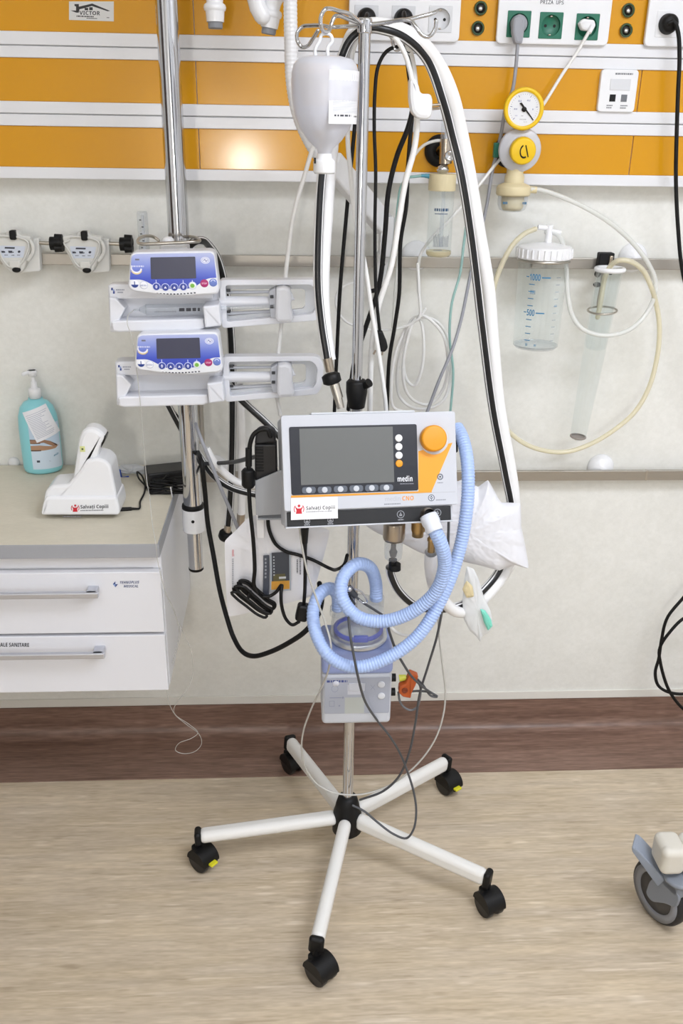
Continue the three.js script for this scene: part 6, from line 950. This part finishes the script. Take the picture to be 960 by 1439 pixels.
{ // white things around the pole
  let t = thing('power_cable', 'white cord with angled plug hanging from the stand hook', 'cord', [0.2301,1.617,0.44]);
  part(t, 'plug', slab(rpoly([[0.2037,1.6762,0.44],[0.2121,1.6808,0.44],[0.22,1.6698,0.44],[0.2245,1.6543,0.44],[0.2419,1.6545,0.44],[0.2461,1.6456,0.44],[0.2462,1.6207,0.44],[0.239,1.6137,0.44],[0.2214,1.6146,0.44],[0.2097,1.6246,0.44],[0.2049,1.6472,0.44]], 0.006), 0.455, 0.03, 0.007), whiteGloss);
  part(t, 'pins', merge([cyl([0.2441,1.6365,0.44], [0.2615,1.638,0.44], 0.0023), cyl([0.2445,1.631,0.43], [0.2621,1.6325,0.43], 0.0023)]), nickel);
  part(t, 'cable', tube([[0.2086,1.6759,0.45],[0.2042,1.6912,0.45],[0.196,1.7128,0.45],[0.1818,1.7341,0.45],[0.1645,1.7465,0.45],[0.144,1.7493,0.45],[0.125,1.7447,0.45],[0.1109,1.7306,0.45],[0.1031,1.6981,0.45],[0.1005,1.643,0.45],[0.1005,1.5749,0.45],[0.1065,1.5223,0.45],[0.1141,1.4562,0.45],[0.1357,1.3652,0.45],[0.1514,1.2779,0.45],[0.1673,1.1967,0.45],[0.181,1.1166,0.45],[0.1849,1.0834,0.45]], 0.0042, 8), cableWhite);
  solo('white_cable', tube([[0.1999,1.7338,0.43],[0.2148,1.7029,0.4],[0.222,1.6577,0.4],[0.227,1.6055,0.4],[0.2238,1.5639,0.4],[0.2105,1.5091,0.4],[0.2023,1.4529,0.4],[0.1898,1.3587,0.4],[0.169,1.2864,0.4],[0.1585,1.2201,0.4],[0.1561,1.1563,0.4],[0.1571,1.0684,0.4]], 0.0055, 8), cableWhite, 'thick white cable falling beside the black cords behind the pole', 'cable');
  solo('white_cable', tube([[0.051,1.5768,0.3],[0.0402,1.5553,0.3],[0.0294,1.5209,0.3],[0.0057,1.4424,0.3],[-0.009,1.3434,0.3],[-0.0184,1.2488,0.3],[-0.0281,1.1608,0.3],[-0.0334,1.0927,0.3],[-0.0251,1.0337,0.3]], 0.0042, 8), cableWhite, 'white cable curving from the bottle cap behind the pumps', 'cable');
  solo('oxygen_tube', tube([[0.3337,1.5756,0.1],[0.3064,1.5752,0.1],[0.2826,1.5665,0.1],[0.2638,1.5466,0.1],[0.2499,1.5152,0.1],[0.2419,1.4501,0.1],[0.239,1.3683,0.1],[0.2332,1.2759,0.1],[0.2303,1.1803,0.1]], 0.0032, 8), siliconeClear, 'thin clear tube arching from the oxygen flowmeter', 'tubing');
  solo('green_tube', tube([[0.2826,1.5056,0.1],[0.2688,1.504,0.1],[0.2506,1.5009,0.1],[0.2375,1.4835,0.1],[0.2314,1.4426,0.1],[0.229,1.3832,0.1],[0.2187,1.3224,0.1],[0.2049,1.2601,0.1]], 0.003, 8), mat(0xa9d3cd, 0.3, { transmission: 0.4, thickness: 0 }), 'pale green tube from the humidifier jar barb', 'tubing');
  solo('green_tube', tube([[0.3838,1.3998,0.1],[0.3806,1.3544,0.1],[0.3776,1.3035,0.1],[0.3627,1.2341,0.1],[0.3624,1.1597,0.1],[0.3759,1.0763,0.1],[0.3754,0.9781,0.1]], 0.003, 8), mat(0xb9dcd8, 0.3, { transmission: 0.45, thickness: 0 }), 'pale green tube hanging straight beside the grey cord', 'tubing');
  const coil = []; const cx = 592, cy = 508;
  const loops = [[0.2837,1.3185,0.09],[0.2882,1.259,0.09],[0.291,1.2013,0.09],[0.2737,1.1866,0.09],[0.2564,1.129,0.09],[0.2475,1.0617,0.09],[0.2563,1.0101,0.09],[0.2827,0.9874,0.09],[0.3236,0.9857,0.09],[0.3597,1.0101,0.09],[0.3724,1.0789,0.09],[0.3649,1.146,0.09],[0.3394,1.1853,0.09],[0.3059,1.1981,0.09],[0.2831,1.1948,0.09],[0.2656,1.1456,0.09],[0.2585,1.0787,0.09],[0.2709,1.0239,0.09],[0.2993,0.9962,0.09],[0.3301,0.9909,0.09],[0.3587,1.0275,0.09],[0.3648,1.0924,0.09],[0.351,1.1558,0.09],[0.3261,1.1885,0.09],[0.299,1.2046,0.09],[0.28,1.1915,0.09],[0.2691,1.1423,0.09],[0.2613,1.0922,0.09],[0.2714,1.0514,0.09],[0.287,1.0412,0.09],[0.302,1.0787,0.09],[0.3053,1.1457,0.09],[0.2964,1.1916,0.09],[0.2862,1.198,0.09],[0.2675,1.1784,0.09],[0.2405,1.1123,0.09],[0.233,1.0445,0.09],[0.2401,0.9892,0.09],[0.273,0.9751,0.09]].map((p, i) => [p[0], p[1], 0.07 + 0.012 * Math.sin(i * 0.9) + 0.012]);
  solo('tubing_coil', tube(loops, 0.0036, 8, 9), cableWhite, 'hanging coil of white tubing on the wall behind the machine', 'tubing');
  solo('white_cable', tube([[0.3047,1.2207,0.09],[0.2957,1.2046,0.09],[0.2705,1.185,0.09],[0.2381,1.175,0.09],[0.1956,1.1716,0.09],[0.1546,1.1779,0.09],[0.1201,1.194,0.09],[0.1019,1.2228,0.09],[0.1031,1.2546,0.09],[0.122,1.272,0.09],[0.1411,1.2784,0.09]], 0.0028, 8), cableWhite, 'thin white cable looping leftwards from the tubing coil', 'cable');
  // suction tubes
  solo('suction_tube', tube([[0.5124,1.4813,0.105],[0.5406,1.4802,0.105],[0.589,1.4661,0.105],[0.6468,1.4432,0.105],[0.7065,1.411,0.105],[0.7603,1.3706,0.105],[0.8027,1.3247,0.105],[0.8228,1.2888,0.105],[0.8244,1.2458,0.105],[0.8078,1.2111,0.11],[0.7717,1.183,0.125],[0.7285,1.1719,0.135],[0.692,1.1734,0.135],[0.6574,1.1868,0.13],[0.6356,1.2153,0.12],[0.6234,1.2613,0.11],[0.6166,1.3178,0.1],[0.608,1.3562,0.098],[0.594,1.3834,0.097],[0.5773,1.3922,0.096],[0.5648,1.392,0.095]], 0.0052, 10, 10), siliconeClear, 'clear suction tube from the regulator looping to the jar lid', 'tubing');
  solo('suction_tube', tube([[0.7023,1.2054,0.1],[0.7052,1.2474,0.1],[0.7077,1.2919,0.1],[0.7153,1.3209,0.105],[0.7278,1.3354,0.12],[0.7503,1.3347,0.125],[0.782,1.3173,0.12],[0.8086,1.2823,0.115],[0.8367,1.2321,0.1],[0.8509,1.1832,0.1],[0.8561,1.1164,0.1],[0.8472,1.0394,0.1],[0.8227,0.9815,0.1],[0.78,0.9369,0.1],[0.7236,0.899,0.1],[0.6644,0.8791,0.1],[0.6024,0.8847,0.1],[0.5514,0.9066,0.1],[0.5117,0.9426,0.1],[0.4818,1.013,0.1],[0.4631,1.0985,0.1],[0.4532,1.1813,0.1],[0.4539,1.2538,0.1],[0.4656,1.3089,0.1],[0.4898,1.363,0.1],[0.5161,1.389,0.1],[0.5374,1.3983,0.1]], 0.0057, 10, 10), siliconeWarm, 'yellowish suction tube in a wide loop from catheter tube to jar', 'tubing');
}
{ // left leads
  solo('black_lead', tube([[-0.269,1.0183,0.2],[-0.246,0.9787,0.2],[-0.2206,0.9401,0.22],[-0.1967,0.9267,0.3],[-0.1919,0.8605,0.3],[-0.1889,0.7839,0.3],[-0.1775,0.7145,0.32],[-0.163,0.6459,0.36],[-0.1463,0.5997,0.4],[-0.1322,0.5625,0.42],[-0.1126,0.5443,0.45],[-0.0866,0.5499,0.48],[-0.0493,0.5723,0.5],[-0.0069,0.6081,0.52],[0.0227,0.6374,0.53],[0.0476,0.6706,0.53],[0.0579,0.7031,0.52],[0.0536,0.739,0.51]], 0.0055, 8), black, 'thick black lead hanging in a long arc below the plastic sleeve', 'cable');
  solo('grey_lead', tube([[-0.2049,1.0134,0.3],[-0.1892,0.995,0.35],[-0.1721,0.9446,0.35],[-0.1506,0.8801,0.35],[-0.1325,0.8305,0.35],[-0.1199,0.7934,0.35]], 0.004, 8), cableGrey, 'straight grey lead slanting beside the steel pole', 'cable');
  solo('grey_lead', tube([[-0.2353,0.9004,0.25],[-0.199,0.9053,0.25],[-0.1658,0.9141,0.27],[-0.1214,0.9461,0.35],[-0.0863,0.9894,0.45],[-0.0579,1.0235,0.53]], 0.0046, 8), darkGrey, 'dark grey lead crossing from the pole to the power brick', 'cable');
  // sensor leads
  const lead = cableDark;
  let t = thing('sensor_lead', 'dark sensor lead from the chamber clip crossing to the orange connector', 'cable', [0.1794,0.6972,0.6]);
  part(t, 'wire', tube([[0.1088,0.7862,0.62],[0.1201,0.7676,0.62],[0.137,0.7518,0.62],[0.1595,0.7359,0.62],[0.1781,0.7198,0.62],[0.1891,0.6845,0.62],[0.2034,0.6437,0.62],[0.2204,0.6104,0.62],[0.2419,0.5684,0.6],[0.2748,0.5202,0.57],[0.3004,0.4901,0.55]], 0.0026, 8), lead);
  part(t, 'probe', merge([cyl([0.1047,0.7863,0.62], [0.1201,0.7676,0.62], 0.0075, 0.006), cyl([0.1026,0.7651,0.615], [0.1167,0.7462,0.615], 0.0075, 0.005)]), darkGrey);
  part(t, 'clip', merge([tube([[0.1194,0.7857,0.625],[0.1304,0.7794,0.625],[0.139,0.7669,0.625],[0.142,0.7576,0.625],[0.1337,0.7562,0.625],[0.1267,0.7624,0.625]], 0.0018, 8), sphere([0.1071,0.7858,0.625], 0.006)]), chrome);
  solo('sensor_lead', tube([[0.1041,0.7464,0.665],[0.1056,0.7271,0.69],[0.1129,0.6836,0.695],[0.1224,0.6328,0.69],[0.1412,0.5481,0.65],[0.1723,0.4654,0.6],[0.2031,0.4085,0.58],[0.2289,0.3498,0.56],[0.2498,0.2897,0.55],[0.2652,0.2388,0.56],[0.2708,0.1935,0.57],[0.265,0.1542,0.58],[0.25,0.1303,0.58],[0.222,0.1343,0.57],[0.1862,0.1521,0.55],[0.1583,0.166,0.53],[0.1328,0.1744,0.52]], 0.0025, 8), lead, 'dark sensor lead dropping past the heater and curling at the hub', 'cable');
  solo('sensor_lead', tube([[0.2867,0.9477,0.64],[0.2906,0.8883,0.63],[0.2943,0.8086,0.62],[0.2911,0.7253,0.61],[0.2863,0.6631,0.6],[0.276,0.5839,0.58],[0.2634,0.5081,0.57],[0.2594,0.4291,0.56],[0.2507,0.3416,0.55],[0.2313,0.2684,0.54],[0.1988,0.2214,0.53],[0.1496,0.1817,0.51]], 0.0026, 8), lead, 'dark sensor lead hanging from the right end of the machine to the hub', 'cable');
  solo('pressure_line', tube([[0.0121,0.9301,0.66],[0.0171,0.8903,0.66],[0.0264,0.8372,0.65],[0.0439,0.7786,0.65],[0.0618,0.7229,0.65],[0.0713,0.6864,0.66],[0.0687,0.6177,0.64],[0.0535,0.5413,0.6],[0.0369,0.4772,0.57],[0.0207,0.4088,0.55],[0.0163,0.3434,0.53],[0.0258,0.2813,0.52],[0.0513,0.2372,0.52],[0.0896,0.2205,0.53],[0.1378,0.2131,0.53],[0.1858,0.2238,0.53],[0.233,0.2523,0.53],[0.2787,0.3022,0.53],[0.3104,0.3629,0.53],[0.3241,0.4246,0.53],[0.3255,0.4796,0.53],[0.3132,0.5578,0.54],[0.2994,0.6416,0.55],[0.2905,0.7192,0.57]], 0.002, 8), mat(0xd6d5d0, 0.25, { transmission: 0.3, thickness: 0 }), 'thin pale pressure line hanging from the machine in a long loop', 'tubing');
  solo('pressure_line', tube([[0.1813,0.6971,0.58],[0.1934,0.6773,0.58],[0.2113,0.6606,0.58],[0.2376,0.6536,0.58],[0.2606,0.6565,0.58],[0.2773,0.6695,0.58]], 0.0034, 8), cableWhite, 'short white line curving behind the blue hose', 'tubing');
  const o = thing('orange_connector', 'orange sensor connector with yellow plug at the heater side', 'connector', [0.239,0.4963,0.565]);
  part(o, 'body', slab(rpoly([[0.24,0.5627,0.57],[0.2582,0.5537,0.57],[0.2533,0.5311,0.57],[0.2453,0.5102,0.57],[0.2443,0.4996,0.57],[0.2276,0.5035,0.57],[0.2182,0.5142,0.57],[0.2191,0.53,0.57],[0.2308,0.5351,0.57]], 0.003), 0.575, 0.018, 0.003), mat(0xb4531f, 0.45));
  part(o, 'eye', latheZ([[0.0065, 0], [0.0065, 0.002], [0.0035, 0.0025], [0.0035, 0.0005], [0, 0.0005]], [0.2308,0.5209,0.575], 20), mat(0x7c3414, 0.5));
  part(o, 'yellow_plug', merge([cyl([0.2198,0.5409,0.56], [0.2346,0.5424,0.56], 0.0075, 0.006)]), mat(0xcfd04a, 0.4), 'yellow plug');
  solo('sensor_lead', tube([[0.2422,0.507,0.56],[0.2617,0.5084,0.56],[0.286,0.5044,0.56],[0.3033,0.4933,0.56],[0.2896,0.4954,0.56],[0.27,0.5242,0.56],[0.2541,0.542,0.56]], 0.0024, 8), lead, 'short dark lead looping at the orange connector', 'cable');
  solo('sensor_lead', tube([[0.2203,0.5023,0.555],[0.2242,0.4807,0.555],[0.234,0.4643,0.555],[0.2496,0.4567,0.555],[0.2615,0.4637,0.555],[0.2665,0.4853,0.555],[0.2666,0.5138,0.555],[0.2582,0.5316,0.555]], 0.0024, 8), mat(0x6d6f74, 0.5), 'short grey lead curling under the orange connector', 'cable');
}
{ // bed caster at the right
  const c = [0.7967,0,0.6968], n = new THREE.Vector3(-0.92, 0, 0.39).normalize();
  const t = thing('hospital_bed', 'corner of a cream hospital bed frame on a grey braked caster', 'bed', [c[0], 0, c[2]]);
  const R = 0.072, W = 0.03, yaw = Math.atan2(n.x, n.z);
  const M = (g) => g.rotateY(yaw).translate(c[0], 0, c[2]);   // local +z is the visible wheel face
  part(t, 'tyre', M(lathe([[0.05, -W / 2], [0.062, -W / 2], [0.069, -0.012], [R, -0.006], [R, 0.006], [0.069, 0.012], [0.062, W / 2], [0.05, W / 2]], [0, 0, 0], 48).rotateX(Math.PI / 2).translate(0, R + 0.0003, 0)), mat(0x1b1b1e, 0.55));
  part(t, 'rim', M(merge([lathe([[0.047, -W / 2 - 0.001], [0.063, -W / 2 - 0.001], [0.0635, W / 2 + 0.001], [0.047, W / 2 + 0.001], [0.046, 0.01]], [0, 0, 0], 48).rotateX(Math.PI / 2).translate(0, R, 0)])), mat(0x85878c, 0.45));
  part(t, 'wheel_cover', M(lathe([[0, -0.013], [0.047, -0.013], [0.047, 0.012], [0, 0.012]], [0, 0, 0], 40).rotateX(Math.PI / 2).translate(0, R, 0)), mat(0x4b4947, 0.55));
  const gm = mat(0x7f858e, 0.45);
  const fork = rpoly([[-0.016, 0.062], [0.004, 0.056], [0.04, 0.085], [0.066, 0.096], [0.07, 0.128], [0.048, 0.15], [0.008, 0.14], [-0.012, 0.1]], 0.01);
  part(t, 'fork', M(merge([slab(fork, W / 2 + 0.011, 0.008, 0.002), slab(fork, -W / 2 - 0.003, 0.008, 0.002)])), gm);
  part(t, 'fork_bridge', M(merge([boxMM(0.012, 0.118, -0.026, 0.068, 0.15, 0.026, 0.008), lathe([[0, 0.146], [0.034, 0.146], [0.036, 0.15], [0.034, 0.16], [0, 0.16]], [0.042, 0, 0])])), gm);
  const MP = (g) => g.translate(-0.006, -0.012, 0.01).rotateY(-0.5).translate(c[0], 0, c[2]);
  const ped = rpoly([[0.0, 0.125], [0.012, 0.15], [-0.052, 0.205], [-0.066, 0.21], [-0.064, 0.196]], 0.006);
  const pedal = part(t, 'brake_pedal', MP(slab(ped, 0.026, 0.046, 0.003)), mat(0x8f98a6, 0.5), 'blue-grey brake pedal');
  for (let i = 0; i < 6; i++) part(pedal, 'pedal_tooth', MP(box(-0.058 + i * 0.0085, 0.2045 - i * 0.0073, 0.003, 0.004, 0.006, 0.044, 0.0012)), mat(0x8f98a6, 0.5));
  const s = [0.7983,0.203,0.72], col = mat(0xd3cfc4, 0.4);
  part(t, 'corner_cap', merge([new RoundedBoxGeometry(0.052, 0.066, 0.07, 5, 0.015).translate(s[0] - 0.012, s[1], s[2]), sphere([s[0] - 0.026, s[1] + 0.018, s[2] + 0.02], 0.016, 0.8, 1, 0.9)]), col);
  part(t, 'frame_tube', new RoundedBoxGeometry(0.5, 0.064, 0.068, 5, 0.017).translate(s[0] + 0.262, s[1] + 0.001, s[2]), mat(0xdad6cc, 0.38));
  part(t, 'stem', cyl([s[0] - 0.004, 0.15, s[2]], [s[0] - 0.004, 0.185, s[2]], 0.018), gm);
}

scene.traverse((o) => { if (o.isMesh) { o.castShadow = true; o.receiveShadow = true; } });
renderer.render(scene, camera);
